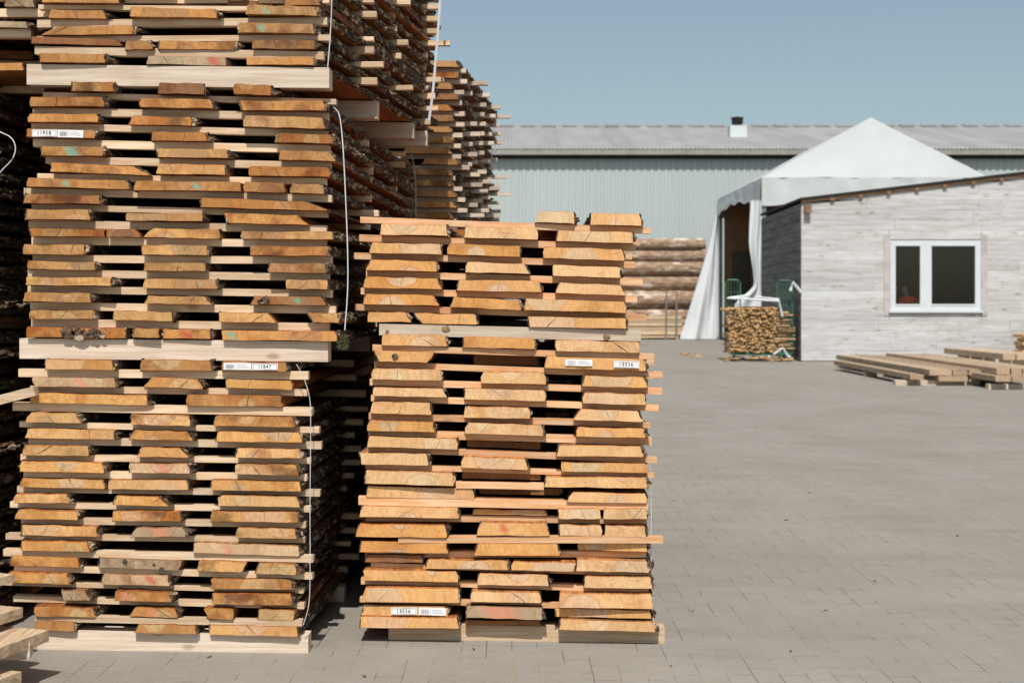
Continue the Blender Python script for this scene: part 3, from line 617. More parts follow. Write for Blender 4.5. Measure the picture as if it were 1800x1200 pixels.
# out-of-frame layers of the same bundle: only their right-hand boards can be seen, from the side
def auto_pack(pk, z0, nrows, xr_px, layer0, depths, left_ct, hid, width_l=1.12, pitch=.0665, bh=.040, vis=1, drift=0.0):
    Y = pk['Y']; k = Y / F; rr = random.Random(int(z0 * 1000) + nrows)
    for r in range(nrows):
        z = z0 + r * pitch; ypx = HOR - (z - H) / k
        xr = xr_px + rr.uniform(-12, 6) + drift * r; x = xr; row = []
        for i in range(vis):
            wv = rr.uniform(95, 150) * 5.66 / Y; row.insert(0, (x - wv, x, ypx, ypx + .5, bh / k, rr.choice([2, 5]), rr.choice([1, 4, 9]), dict(bark=rr.choice([.01, .018, .026])))); x -= wv + rr.uniform(15, 60) * 5.66 / Y
        if z > 3.16:      # above everything the picture shows
            for b in row: p0, p1 = P(b[0], 0, Y).x, P(b[1], 0, Y).x; board_mesh(hid, p0, p1, z, z, bh, .004, .006, Y, pk['L'], pk['dx'], rr, 0, 1, 4)
            for d in depths: xa_, xb_ = P(xr_px, 0, Y).x - width_l + pk['dx'] * d, P(xr, 0, Y).x + .03 + pk['dx'] * d; hid.box(xa_, xb_, Y + .05 + d, Y + .1 + d, z - (pitch - bh) * .98, z, 1)
        else:
            for i, b in enumerate(row): make_board(pk, b, layer0 + r, i + 1, vis + 1) if vis > 1 else make_board(pk, b, layer0 + r, 1, 2)
        hx = P(x, 0, Y).x; xleft = P(xr_px, 0, Y).x - width_l
        while hid is not None and hx - .18 > xleft:
            wv = rr.uniform(.2, .32); board_mesh(hid, hx - wv, hx, z, z, bh, .004, .006, Y + .003, pk['L'] - .02, pk['dx'], rr, 0, 1, 2); hx -= wv + rr.uniform(.03, .1)
        for j, d in enumerate(depths if z <= 3.16 else []):
            xe = xr + rr.uniform(8, 34) * 5.66 / Y
            make_strip(pk, xr_px - width_l / k, ypx, xe, ypx, (pitch - bh) / k * .98, layer0 + r, d, wid=.05,
                       label='%s thin spacer strip under the %s layer %s' % (DEPTHW[j], ORD[layer0 + r], pk['where']))
def hidden(name, hid, label, k=0):
    o = hid.build(name, [M['end'], M['face']]); set_look(o, 'm', 1, .04, 3, .3, None, 0, 0); o['pith'] = [0.0, 0.0, 0.0]
    tag(o, label, 'boards', kind='stuff')
hid = MB()
auto_pack(PKT, 2.625, 14, 560, 6, [0, .62, 1.3, 2.05], 0, hid)  # topmost layers added out of view to shade the rear tower
hidden('stacked_boards', hid, 'upper inner boards and added unseen layers, top bundle of the left tower')

# ---- rear tower beyond the left one
PKB = dict(Y=8.85, L=2.35, dx=.088, pal='m', smat=M['beam'], where='up, rear tower behind the left tower', group='boards of the rear tower', sgroup='spacer strips of the rear tower', bgroup='bearers of the rear tower')
hid = MB(); rr = random.Random(3)
for r in range(26):
    z = .1 + r * .0672; x = -.30
    while x > -1.35:
        wv = rr.uniform(.2, .34); board_mesh(hid, x - wv, x, z, z, .040, .004, .006, 8.87, 2.3, .088, rr, 0, 1, 2); x -= wv + rr.uniform(.03, .08)
    for d in (0.03, 1.1, 2.2): hid.box(-1.4 + .088 * d, -.26 + .088 * d, 8.87 + d, 8.92 + d, z - .027, z, 1)
hidden('stacked_boards', hid, 'lower boards of the rear tower, hidden behind the centre stack')
auto_pack(PKB, 1.85, 16, 803, 1, [0, .5, 1.05, 1.65, 2.2], 0, None, 1.1, .0672, .040, 2)
for j, d in enumerate((0, 1.1, 2.2)):
    ground_beam(PKB, 500, 815, 915, 915, d, '%s ground bearer beam under the rear tower' % ('front', 'middle', 'rear')[j], .03)

# ---- side tower at the left edge of the picture
PKD = dict(Y=5.75, L=2.9, dx=.045, pal='m', smat=M['strip'], where='up, shaded tower at the far left', group='boards of the far left tower', sgroup='spacer strips of the far left tower', bgroup='bearers of the far left tower')
hid = MB()
auto_pack(PKD, .09, 33, -42, 1, [.9], 0, hid, .7, .0672, .041, 1)
hidden('stacked_boards', hid, 'inner boards of the shaded tower at the far left')
for j, d in enumerate((0, 1.2, 2.4)): ground_beam(PKD, -330, -40, 1100, 1100, d, '%s ground bearer beam under the far left tower' % ('front', 'middle', 'rear')[j], .03)
PKE = dict(PKD); PKE.update(Y=5.72, dx=.10, where='down, top bundle, far left tower', L=2.4)
E = [
 [(-260,-60,-54,-52,18,2,3,{}), (-50,52,-50,-48,18,2,3,dict(tone='grey'))],
 [(-240,-70,-20,-19,18,2,3,{}), (-45,58,-18,-17,18,2,3,dict(tone='grey'))],
 [(-240,-60,12,13,17,2,3,{}), (8,60,12,13,15,2,3,dict(tone='grey',bark=.004))],
 [(-260,-90,46,47,16,2,3,{}), (-60,48,48,50,12,2,1,dict(tone='grey',mark=('red',-.05,.02),bark=.028))],
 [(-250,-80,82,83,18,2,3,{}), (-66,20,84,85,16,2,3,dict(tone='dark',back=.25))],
 [(-250,-80,126,127,16,2,3,{}), (-70,40,126,124,14,2,1,dict(tone=2,bark=.006))],
]
make_pack(PKE, E, [(-250,64,.03), (-250,60,.03), (-250,82,.03), (-250,50,.03), (-250,30,.3), (-240,20,.4)], [0])

# ---- loose things on the stacks
def strap(name, pts, wmm, label, mat='strap', Y=None, wd=(1, 0, 0)):
    mb = MB(); q = []
    pp = [P(*p) if len(p) == 3 else P(p[0], p[1], Y) for p in pts]
    for i in range(len(pp) - 1):
        for t in range(6):
            s = t / 6; p0 = pp[max(i - 1, 0)]; p1 = pp[i]; p2 = pp[i + 1]; p3 = pp[min(i + 2, len(pp) - 1)]
            q.append(.5 * ((2 * p1) + (p2 - p0) * s + (2 * p0 - 5 * p1 + 4 * p2 - p3) * s * s + (3 * p1 - p0 - 3 * p2 + p3) * s ** 3))
    q.append(pp[-1]); mb.ribbon(q, Vector(wd) * wmm / 1000, .0016)
    o = mb.build(name, M[mat], origin=q[-1]); tag(o, label, 'strap', 'straps on the lumber stacks')
strap('strap', [(586,189), (588,190), (597,205), (603,260), (608,360), (611,440), (611,510), (606,580)], 4.2, 'loose white strap bowing down the right side of the middle bundle', Y=5.64)
strap('strap', [(521,640), (527,650), (537,672), (545,705), (546,760), (545,880), (545,1000), (543,1060), (533,1098)], 3, 'thin grey strap down the right edge of the bottom bundle', 'wire', Y=5.63)
strap('strap', [(584,-60), (583,10), (580,70), (576,118)], 4, 'thin grey strap at the front corner of the top bundle', 'wire', 5.63)
strap('strap', [(776,-40), (771,40), (767,90), (761,160), (754,212)], 13, 'broad white strap near the rear end of the top bundle', Y=7.55)
strap('strap', [(723,270), (729,300), (731,330), (731,390)], 6, 'thin pale strap hanging beyond the middle bundle, above the centre stack', 'wire', 8.3)
strap('strap', [(1141,800), (1144,850), (1145,905), (1144,960), (1146,1010)], 3, 'fine pale strap down the right side of the centre stack', 'wire', 5.9)
# paper labels (part of their board)
def text_mesh(txt, size, mat, parent, loc, name='printed_number', rot=0):
    cu = bpy.data.curves.new('txt', 'FONT'); cu.body = txt; cu.size = size; cu.align_x = 'CENTER'; cu.align_y = 'CENTER'; cu.space_character = 1.15; cu.offset = size * .002; cu.resolution_u = 3
    tmp = bpy.data.objects.new('txt', cu); COL.objects.link(tmp); dg = bpy.context.evaluated_depsgraph_get(); dg.update()
    me = bpy.data.meshes.new_from_object(tmp.evaluated_get(dg)); bpy.data.objects.remove(tmp)
    me.transform(__import__('mathutils').Matrix.Rotation(R(90), 4, 'X')); me.materials.clear(); me.materials.append(M[mat])
    ob = bpy.data.objects.new(name, me); COL.objects.link(ob); ob.parent = parent; ob.location = loc; ob.rotation_euler = (0, rot, 0)
def paper(board, Y, x0, x1, y0, y1, kind, rot=0.0):
    a, b = P(x0, y1, Y), P(x1, y0, Y); yf = board.location.y - .0075
    cx, cz = (a.x + b.x) / 2, (a.z + b.z) / 2; wd, hh = b.x - a.x, b.z - a.z
    mb = MB()
    nseg = 6; rings = []
    for i in range(nseg + 1):
        u = -wd / 2 + wd * i / nseg; cu = .0012 * math.sin(i * 1.3)
        rings.append([(cx + u, yf + cu, cz - hh / 2), (cx + u, yf + cu + .0008, cz - hh / 2), (cx + u, yf + cu + .0008, cz + hh / 2), (cx + u, yf + cu, cz + hh / 2)])
    mb.loft(rings); o = mb.build('paper_label', M['paper'], parent=board, origin=(cx, yf, cz)); o.rotation_euler = (0, rot, 0)
    if kind == 'bar':
        q = MB(); u = -wd * .42; rr = random.Random(5)
        while u < -wd * .12:
            t = rr.choice([.0006, .001, .0014]); q.box(u, u + t, -.0020, -.0016, -hh * .28, hh * .32); u += t + rr.choice([.0007, .0012])
        for kx in range(3): q.box(-wd * .02, wd * (.34 + .05 * kx), -.0020, -.0016, hh * (.22 - .2 * kx), hh * (.25 - .2 * kx))
        q.box(-wd * .065, -wd * .055, -.0020, -.0016, -hh * .42, hh * .42)
        q.build('printed_barcode', M['greyink'], parent=o, origin=None).location = (0, 0, 0)
    else:
        text_mesh(kind, hh * .72, 'ink', o, (-wd * .02, -.0019, 0))
        q = MB(); e = .0007
        for (p0, p1, p2, p3) in ((-wd*.46, wd*.46, -hh*.42, -hh*.42 + e), (-wd*.46, wd*.46, hh*.42 - e, hh*.42), (wd*.46 - e, wd*.46, -hh*.42, hh*.42), (-wd*.46, -wd*.46 + e, -hh*.42, hh*.42)):
            q.box(p0, p1, -.0020, -.0016, p2, p3)
        q.build('printed_frame', M['ink'], parent=o).location = (0, 0, 0)
paper(mo[(3, 0)], 5.66, 57, 101, 228, 240.5, '11958'); paper(mo[(3, 0)], 5.66, 102, 147, 229, 242, 'bar', .02)
paper(ao[(0, 2)], 5.652, 444, 489, 638.5, 650, '11847'); paper(ao[(0, 2)], 5.652, 394, 442.5, 637.5, 649.5, 'bar', .01)
paper(co[(8, 2)], 5.85, 994, 1041.5, 631.5, 643, 'bar', .02); paper(co[(8, 2)], 5.85, 1079, 1124, 634, 646.5, '13036', .03)
paper(co[(23, 0)], 5.85, 687, 733, 1067.5, 1080, '13036'); paper(co[(23, 0)], 5.85, 736, 784, 1068, 1081, 'bar', .035)

# slanted lath and moss, knot holes
def plank(name, a, b, wid, th, mat, label=None, cat=None, group=None, side=None, parent=None):
    """straight plank from a to b (centre line of its top face)"""
    a, b = Vector(a), Vector(b); t = (b - a).normalized(); s = (side or Vector((0, 0, 1)).cross(t)).normalized() * wid / 2; u = t.cross(s).normalized()
    if u.z < 0: u = -u
    mb = MB(); n = 6; rings = []; rr = random.Random(NB[0]); NB[0] += 1
    for i in range(n + 1):
        p = a + (b - a) * i / n; j = rr.uniform(-.002, .002); sc = 1 + rr.uniform(-.01, .01)
        rings.append([p - s * sc - u * th, p + s * sc - u * th, p + s * sc + Vector((0, 0, j)), p - s * sc + Vector((0, 0, j))])
    mb.loft(rings); o = mb.build(name, mat, origin=(a + b) / 2, parent=parent)
    if label: tag(o, label, cat, group)
    return o
plank('lath', P(-70, 712, 5.63), P(62, 679, 5.63), .05, .036, M['strip'], 'slanted pale lath poking out left of the bottom bundle', 'lath', side=Vector((0, 1, 0)))
mb = MB(); c0 = P(603, 594, 5.68); rr = random.Random(4)
for i in range(500):
    th = rr.uniform(0, 6.28); r = rr.uniform(0, 1) ** .5; p = c0 + Vector((math.cos(th) * r * .024, rr.uniform(-.02, .03), -.014 + math.sin(th) * r * .030 - .4 * abs(math.cos(th)) * r * .02))
    d = Vector((rr.uniform(-1, 1), rr.uniform(-1, 1), rr.uniform(-1.4, .4))).normalized() * .008; e = d.cross(Vector((rr.uniform(-1, 1), 1, .3))).normalized() * .0022
    mb.face([p - e, p + e, p + d])
tag(mb.build('moss_clump', M['moss'], origin=c0, fix=False), 'shaggy clump of moss hanging at the lower right of the middle bundle', 'moss')
def knot(board, px, py, Y, r, m='bark', nm='knot'):
    mb = MB(); c = P(px, py, Y); yf = board.location.y; rr = random.Random(int(px)); n = 14
    ring = [(c.x + math.cos(k * 6.283 / n) * r * rr.uniform(.75, 1.1), yf - .0055, c.z + math.sin(k * 6.283 / n) * r * .8 * rr.uniform(.7, 1.1)) for k in range(n)]
    back = [(p[0] * 1 , yf + .006, p[2]) for p in ring]; mb.loft([ring, back]); mb.build(nm, M[m], parent=board, origin=(c.x, yf, c.z))
knot(co[(8, 0)], 694, 626, 5.85, .014); knot(mo[(13, 2)], 467, 527, 5.66, .022); knot(mo[(13, 2)], 458, 530, 5.66, .014)
knot(ao[(12, 1)], 219, 986, 5.652, .010, 'dark'); knot(ao[(12, 1)], 270, 992, 5.652, .006, 'dark'); knot(ao[(12, 1)], 284, 1001, 5.652, .014, 'dark')
for (x, y, r) in ((118, 584, .03), (140, 588, .034), (165, 586, .03), (180, 590, .014)): knot(mo[(15, 0)], x, y, 5.66, r, 'bark', 'rotten_patch')

bm_ = [o for o in COL.objects if o.get('label', '').startswith('pale knotty bearer')][0]
knot(bm_, 784, 577, 5.865, .017, 'knotwood'); knot(bm_, 1066, 591, 5.865, .016, 'knotwood'); knot(bm_, 681, 582, 5.865, .008, 'knotwood')
# wire ring hanging at the left edge
mb = MB(); c0 = P(-9, 268, 5.6); pts = []
for k in range(33):
    a = k / 32 * 2 * math.pi; rr_ = .092 + .012 * math.sin(a * 3 + 1); pts.append(c0 + Vector((math.cos(a) * rr_ * .78, .02 * math.sin(a), math.sin(a) * rr_ * 1.05)))
mb.tube(pts, .0021, 6)
for k in range(5):
    a = k * 1.257; mb.tube([c0, c0 + Vector((math.cos(a) * .024, -.004, math.sin(a) * .024))], .003, 5)
tag(mb.build('wire_ring', M['strap'], origin=c0), 'round loop of white wire hanging at the left beside the tower', 'wire ring')

# ---- boards lying in the left foreground
G = 'planks lying in the left foreground'
def fplank(px, py, Y, dirv, L, wid, th, label):
    a = P(px, py, Y); d = Vector(dirv).normalized(); s = Vector((d.y, -d.x, 0))
    if s.x < 0: s = -s
    c = a - s * wid / 2
    o = plank('plank', c, c + d * L, wid, th, M['plank'], label, 'plank', G)
D1 = (-.33, -1, 0)
fplank(86, 1107, 5.22, D1, 1.9, .24, .042, 'tan plank in the left foreground, cut end beside the tower, middle of its pile')
fplank(40, 1066, 5.30, D1, 1.9, .20, .040, 'topmost tan plank of the pile in the left foreground')
fplank(38, 1180, 5.02, D1, 1.6, .22, .042, 'lowest tan plank of the pile in the left foreground')
fplank(25, 1010, 5.42, (-.55, -1, .02), 1.5, .16, .03, 'thin grey lath above the planks in the left foreground')
plank('bearer_beam', (-2.25, 4.9, .112), (-1.78, 4.9, .118), .09, .118, M['beam'], 'short bearer block under the planks in the left foreground', 'bearer beam')
plank('bearer_beam', (-2.3, 5.05, .178), (-1.74, 5.15, .178), .08, .062, M['beam'], 'short spacer block between the planks in the left foreground', 'bearer beam')

# ------------------------------------------------------------------ small litter on the paving
def litter():
    rr = random.Random(12)
    spots = [(1185,874),(1625,868),(1383,905),(1308,1028),(1452,1061),(1467,1113),(1538,1009),(1657,1156),(1218,1065),(1292,1175),(368,1156),(371,1177),(585,1087),(587,1100),(640,1187),(662,1185),(1683,928),(1716,1035),(1390,1133),(1552,830),(1422,858),(1760,1005),(1180,1162),(836,1150),(833,1137)][::2]
    for i, (px, py) in enumerate(spots):
        Y = 1.4 * F / (py - HOR); x = (px - 900) * Y / F; z = gz(x, Y); mb = MB(); n = 7
        L = rr.uniform(.008, .016) * (Y / 5.6) ** .5; a = rr.uniform(0, 3.14); w_ = L * rr.uniform(.25, .6)
        ring = []
        for k in range(n):
            t = k / n * 6.283; u = math.cos(t) * L; v = math.sin(t) * w_ * rr.uniform(.7, 1.2)
            ring.append((x + u * math.cos(a) - v * math.sin(a), Y + u * math.sin(a) + v * math.cos(a), z + .003 + rr.uniform(0, .006)))
        mb.loft([ring, [(p[0], p[1], p[2] - .0015) for p in ring]])
        tag(mb.build('dry_leaf', M['leaf'], origin=(x, Y, z)), 'tiny dry brown leaf or chip lying on the grey paving', 'leaf', 'dry leaves on the paving')
litter()

# ------------------------------------------------------------------ warehouse
def warehouse():
    root = empty('warehouse', (10, 60, 0)); tag(root, 'long low warehouse with sage green corrugated wall and grey sheet roof', 'warehouse')
    Yw = 60; ez = 1.4 + 267 * Yw / F; x0, x1 = -45, 48; mb = MB(); per = .30; n = int((x1 - x0) / per)
    xs = []
    for i in range(n): b = x0 + i * per; xs += [(b, 0), (b + per * .42, 0), (b + per * .52, -.032), (b + per * .9, -.032)]
    xs.append((x1, 0))
    for i in range(len(xs) - 1):
        (a, da), (b, db) = xs[i], xs[i + 1]; mb.face([(a, Yw + da, 0), (b, Yw + db, 0), (b, Yw + db, ez), (a, Yw + da, ez)])
    mb.face([(x0, Yw + .01, 0), (x0, Yw + 26, 0), (x0, Yw + 26, ez), (x0, Yw + 13, ez + 2.6), (x0, Yw + .01, ez)])
    mb.face([(x1, Yw + .01, 0), (x1, Yw + 26, 0), (x1, Yw + 26, ez), (x1, Yw + 13, ez + 2.6), (x1, Yw + .01, ez)])
    mb.face([(x0, Yw + 26, 0), (x1, Yw + 26, 0), (x1, Yw + 26, ez), (x0, Yw + 26, ez)])
    mb.build('wall', M['steel'], root, (10, Yw, 0), fix=False)
    rz = 1.4 + 306 * 73 / F; r = MB(); sw = 1.08; n = int((x1 - x0) / sw); slope = (rz - ez) / 13.4
    for i in range(n):
        for j in range(6):      # corrugated sheets
            a = x0 + i * sw + j * sw / 6; q = .045
            pr = [(a, 0), (a + sw / 24, q * .7), (a + sw / 12, q), (a + sw / 8, q * .7), (a + sw / 6, 0)]
            for k in range(4):
                (u, du), (v, dv) = pr[k], pr[k + 1]
                r.face([(u, Yw - .4, ez - .05 + du), (v, Yw - .4, ez - .05 + dv), (v, Yw + 13, rz + dv), (u, Yw + 13, rz + du)])
        r.box(x0 + i * sw - .03, x0 + i * sw + .05, Yw - .4, Yw - .38, ez - .06, ez + .03)
    r.face([(x0, Yw + 13, rz + .04), (x1, Yw + 13, rz + .04), (x1, Yw + 26.4, ez), (x0, Yw + 26.4, ez)])
    rf = r.build('roof', M['roof'], root, (10, Yw, ez), fix=False)
    c = MB()
    for i in range(n): c.box(x0 + i * sw + .06, x0 + (i + 1) * sw - .28, Yw + 12.7, Yw + 13.3, rz + .02, rz + .12)
    c.box(x0, x1, Yw + 12.75, Yw + 13.25, rz - .05, rz + .06)
    c.build('ridge_cap', M['roof'], rf, (10, Yw + 13, rz))
    g = MB(); g.box(x0, x1, Yw - .46, Yw - .30, ez - .26, ez - .06); g.build('gutter', M['gutter'], rf, (10, Yw, ez))
    d = MB(); d.box(x0, x1, Yw - .28, Yw - .06, ez - .40, ez - .20); d.build('soffit', M['black'], rf, (10, Yw, ez))
    # flue
    Yc = 66; zc = ez + (Yc - Yw) * slope; k = Yc / F; cx = 396 * k; ch = MB()
    hw = 14.5 * k; ch.box(cx - hw, cx + hw, Yc - .35, Yc + .35, zc - .3, H + (530 - 222) * k); ch.box(cx - hw * 1.08, cx + hw * 1.08, Yc - .4, Yc + .4, zc + .02, zc + .12)
    f1 = ch.build('flue_base', M['white'], root, (cx, Yc, zc))
    cp = MB(); zt = H + (530 - 222) * k
    def ring(r_, z_): return [(cx + math.cos(t * math.pi / 9) * r_, Yc + math.sin(t * math.pi / 9) * r_, z_) for t in range(18)]
    cp.loft([ring(.22, zt), ring(.24, zt + .12), ring(.27, zt + .18), ring(.27, zt + .26), ring(.22, zt + .30), ring(.30, zt + .32), ring(.29, zt + .40), ring(.05, zt + .44)])
    cp.build('flue_cap', M['black'], f1, (cx, Yc, zt))
warehouse()

# ------------------------------------------------------------------ white tent
def tent():
    Yn, Yf_ = 43.0, 52.2; xl, xr = 7.55, 14.45; xm = 11.0
    root = empty('marquee_tent', (xm, 47.5, 0)); tag(root, 'white marquee tent with peaked roof and drawn side curtains beside the wooden hut', 'tent')
    ze = 1.4 + 218 * Yn / F; zp = 1.4 + 323 * 43.6 / F; O = (xm, 47.5, ze)
    def sag(u, v, a): return -a * math.sin(math.pi * u) * math.sin(math.pi * v)
    r = MB(); pk_n = Vector((xm, Yn + .6, zp)); pk_f = Vector((xm, Yf_ - .6, zp))
    NL, NR, FL, FR = Vector((xl, Yn, ze)), Vector((xr, Yn, ze)), Vector((xl, Yf_, ze)), Vector((xr, Yf_, ze))
    def quad(a, b, c, d, sg, nu=16, nv=16):
        r.grid(lambda u, v: (a * (1 - u) + b * u) * (1 - v) + (d * (1 - u) + c * u) * v + Vector((0, 0, sag(u, v, sg) + .035 * n3(u * 4, v * 4, a.x) * (1 - v) + .012 * n3(u * 9, v * 14, a.x))), nu, nv)
    quad(NL, NR, pk_n + Vector((.02, 0, 0)), pk_n - Vector((.02, 0, 0)), .10)
    quad(FL, FR, pk_f + Vector((.02, 0, 0)), pk_f - Vector((.02, 0, 0)), .10)
    quad(NL, FL, pk_f, pk_n, .12); quad(NR, FR, pk_f, pk_n, .12)
    r.build('canopy', M['pvc'], root, O, True, False)
    v = MB()     # valances
    def val(a, b, drop, seed):
        v.grid(lambda u, w_: a * (1 - u) + b * u + Vector((.03 * n3(u * 14, w_ * 2, seed) - (.06 * w_ if abs(a.x - b.x) < 1 else 0), .05 * n3(u * 16, w_, seed + 3) - (.05 * w_ if abs(a.x - b.x) > 1 else 0), -w_ * drop(u))), 60, 5)
    val(NL, NR, lambda u: .86 - .9 * min(1, u * 1.6) * .45 + .03 * math.sin(u * 25), 1)
    val(FL, NL, lambda u: .66 + .30 * u - .34 * math.sin(math.pi * u * .95) + .04 * math.sin(u * 30), 2)
    val(NR, FR, lambda u: .7, 5); val(FR, FL, lambda u: .7, 6)
    v.build('valance', M['pvc'], root, O, True, False)
    for (px_, py_) in ((xl + .08, Yn + .08), (xl + .10, Yf_ - .06), (xr - .08, Yn + .08), (xr - .08, Yf_ - .08)):
        q = MB(); q.box(px_ - .06, px_ + .06, py_ - .06, py_ + .06, .02, ze); q.box(px_ - .16, px_ + .16, py_ - .16, py_ + .16, 0, .02); q.build('post', M['grey'], root, (px_, py_, 0))
    # swept-out far curtain
    c = MB()
    def far_c(u, w_):
        x_r = xl + .02 - .10 * w_; x_l = xl - .10 - 1.30 * w_ ** 1.1; x = x_l + (x_r - x_l) * u
        return Vector((x, Yf_ - .15 - .1 * w_ * (1 - u) + (.13 * math.sin(u * 8.5 + w_ * 1.8 + 1.2 * n3(u * 2, w_ * 2, 4)) + .10 * n3(u * 5, w_ * 1.4, 2)) * (.25 + w_), ze - .6 - (ze - .6 - .03) * w_))
    c.grid(far_c, 50, 30); c.build('side_curtain', M['cloth'], root, (xl, Yf_, 1), True, False)
    c = MB()
    def near_c(u, w_):
        xr_ = xl - .02 + .02 * math.sin(w_ * 6); wd_ = .34 + .05 * math.sin(w_ * 5) - .10 * smooth(.35, .72, w_) + .62 * smooth(.78, 1.0, w_)
        x = xr_ - wd_ * (1 - u); return Vector((x, Yn - .12 + .08 * math.sin(u * 8 + w_ * 3 + n3(u, w_ * 3, 8)), ze - .7 - (ze - .7 - 1.25) * w_))
    c.grid(near_c, 40, 40); c.build('tied_curtain', M['cloth'], root, (xl, Yn, 3), True, False)
    w_ = MB(); w_.box(xl + .2, xr, Yf_ - .3, Yf_ - .22, .01, ze - .1); w_.build('back_panel', M['brown'], root, (xm, Yf_, 0))
    w_ = MB(); w_.box(8.02, 8.62, Yf_ - .36, Yf_ - .305, .01, 3.2); w_.build('dark_door', M['dark'], root, (8.3, Yf_, 0))
    w_ = MB(); w_.box(xr - .05, xr, Yn + .2, Yf_ - .4, .01, ze - .1); w_.box(xl + 1.2, xr - .1, Yn + .25, Yn + .3, .01, ze - .5); w_.build('side_wall', M['brown'], root, (xr, 47, 0))
    w_ = MB(); w_.box(xl + .3, xl + .9, Yn + 3, Yn + 8.0, .01, 1.3); w_.build('dark_crates', M['dark'], root, (xl + .6, 48, 0))
tent()

# ------------------------------------------------------------------ wooden hut
def hut():
    Yh = 33.3; k = Yh / F; xl = (1408 - 900) * k; xr = 19.5; yb = 39.6; xlb = xl + .19  # side wall runs slanted to keep the sun off it
    root = empty('wooden_hut', (12, 36, 0)); tag(root, 'whitewashed horizontal-board wooden hut with sloping roof and white window', 'hut')
    def top(x): return 1.4 + 180 * k + (x - xl) * (46 * k) / ((1800 - 1408) * k)
    wx0, wx1 = (1563 - 900) * k, (1725 - 900) * k; wz1, wz0 = H + (530 - 421) * k, H - (547 - 530) * k
    f = MB(); ph = .235; i = 0; rr = random.Random(9)
    z = .02
    while z < 5.3:
        z1 = z + ph - .002; z_row, z1_row = z, z1
        segs = [(xl, xr, z, z1)]
        if z1 > wz0 + .01 and z < wz1 - .01:
            segs = [(xl, wx0, z, z1), (wx1, xr, z, z1)]
            if z < wz0 - .012: segs.append((wx0 + .003, wx1 - .003, z, wz0))
            if z1 > wz1 + .012: segs.append((wx0 + .003, wx1 - .003, wz1, z1))
        for (a, b, z, z1) in segs:
            cuts = [a]; c = a + rr.uniform(1.5, 4.5)
            while c < b - 1: cuts.append(c); c += rr.uniform(2.5, 4.5)
            cuts.append(b)
            for j in range(len(cuts) - 1):
                p, q = cuts[j] + .003, cuts[j + 1] - .003
                ns = max(1, int((q - p) / .8))
                for s in range(ns):
                    u, v = p + (q - p) * s / ns, p + (q - p) * (s + 1) / ns
                    tu, tv = min(z1, top(u) - .1), min(z1, top(v) - .1); zb = z
                    if tu <= zb + .01 and tv <= zb + .01: continue
                    tu, tv = max(tu, zb + .002), max(tv, zb + .002); o1 = rr.uniform(0, .0025) if s == 0 else o1
                    f.hexa([(u, Yh - .014 - o1, zb), (v, Yh - .014 - o1, zb), (v, Yh - .012 - o1, tv), (u, Yh - .012 - o1, tu)], [(u, Yh, zb), (v, Yh, zb), (v, Yh, tv), (u, Yh, tu)])
        z = z_row + ph
    # backing with the window opening left out
    for (a, b, c, d) in ((xl, wx0, 0, None), (wx1, xr, 0, None), (wx0, wx1, 0, wz0), (wx0, wx1, wz1, None)):
        t0, t1 = (d, d) if d else (top(a) - .08, top(b) - .08)
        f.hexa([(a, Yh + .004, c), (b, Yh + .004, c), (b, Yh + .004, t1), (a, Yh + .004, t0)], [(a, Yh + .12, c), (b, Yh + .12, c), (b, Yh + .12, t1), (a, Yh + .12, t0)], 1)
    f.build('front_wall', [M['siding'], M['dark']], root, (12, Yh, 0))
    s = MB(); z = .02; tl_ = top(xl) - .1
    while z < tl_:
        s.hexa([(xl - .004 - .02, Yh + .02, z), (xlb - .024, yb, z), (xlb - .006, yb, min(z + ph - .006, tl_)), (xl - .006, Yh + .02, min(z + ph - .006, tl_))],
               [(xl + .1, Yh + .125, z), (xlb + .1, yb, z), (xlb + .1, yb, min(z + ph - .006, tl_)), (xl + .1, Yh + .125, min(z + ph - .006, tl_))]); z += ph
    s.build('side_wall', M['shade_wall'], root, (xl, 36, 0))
    tl_ = tl_ + .07
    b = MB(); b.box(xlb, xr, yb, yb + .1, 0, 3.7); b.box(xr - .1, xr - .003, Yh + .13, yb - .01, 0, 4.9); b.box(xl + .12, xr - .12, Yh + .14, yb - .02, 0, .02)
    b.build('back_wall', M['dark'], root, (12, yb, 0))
    r = MB(); ra, rb = xl - .03, xlb - .03
    r.hexa([(ra, Yh - .10, top(ra) - .03), (xr + .1, Yh - .10, top(xr + .1) - .03), (xr + .1, Yh - .10, top(xr + .1) + .03), (ra, Yh - .10, top(ra) + .03)],
           [(rb, yb + .1, top(rb) - .03), (xr + .1, yb + .1, top(xr + .1) - .03), (xr + .1, yb + .1, top(xr + .1) + .03), (rb, yb + .1, top(rb) + .03)])
    rf = r.build('roof', M['black'], root, (12, 36, 4.5))
    q = MB()
    q.hexa([(xl, Yh - .07, top(xl) - .085), (xr, Yh - .07, top(xr) - .085), (xr, Yh - .07, top(xr) - .033), (xl, Yh - .07, top(xl) - .033)],
           [(xl, Yh - .03, top(xl) - .085), (xr, Yh - .03, top(xr) - .085), (xr, Yh - .03, top(xr) - .033), (xl, Yh - .03, top(xl) - .033)])
    q.build('barge_board', M['rafter'], rf, (12, Yh, 4.2))
    for i in range(10):
        x = (1462 - 900) * k + i * 49.5 * k
        if x > xr: break
        e = MB(); e.box(x - .05, x + .05, Yh - .09, Yh - .025, top(x) - .125, top(x) - .06); e.build('rafter_end', M['rafter'], rf, (x, Yh, top(x) - .15))
    e = MB(); x = (1418 - 900) * k; z = H + (530 - 368) * k; e.box(x - .075, x + .075, Yh - .20, Yh - .03, z - .085, z + .085); e.build('beam_end', M['rafter'], root, (x, Yh, z))
    # window
    fr = MB(); y0, y1 = Yh - .03, Yh + .07; ax0, ax1, az0, az1 = wx0 + .02, wx1 - .02, wz0 + .02, wz1 - .02
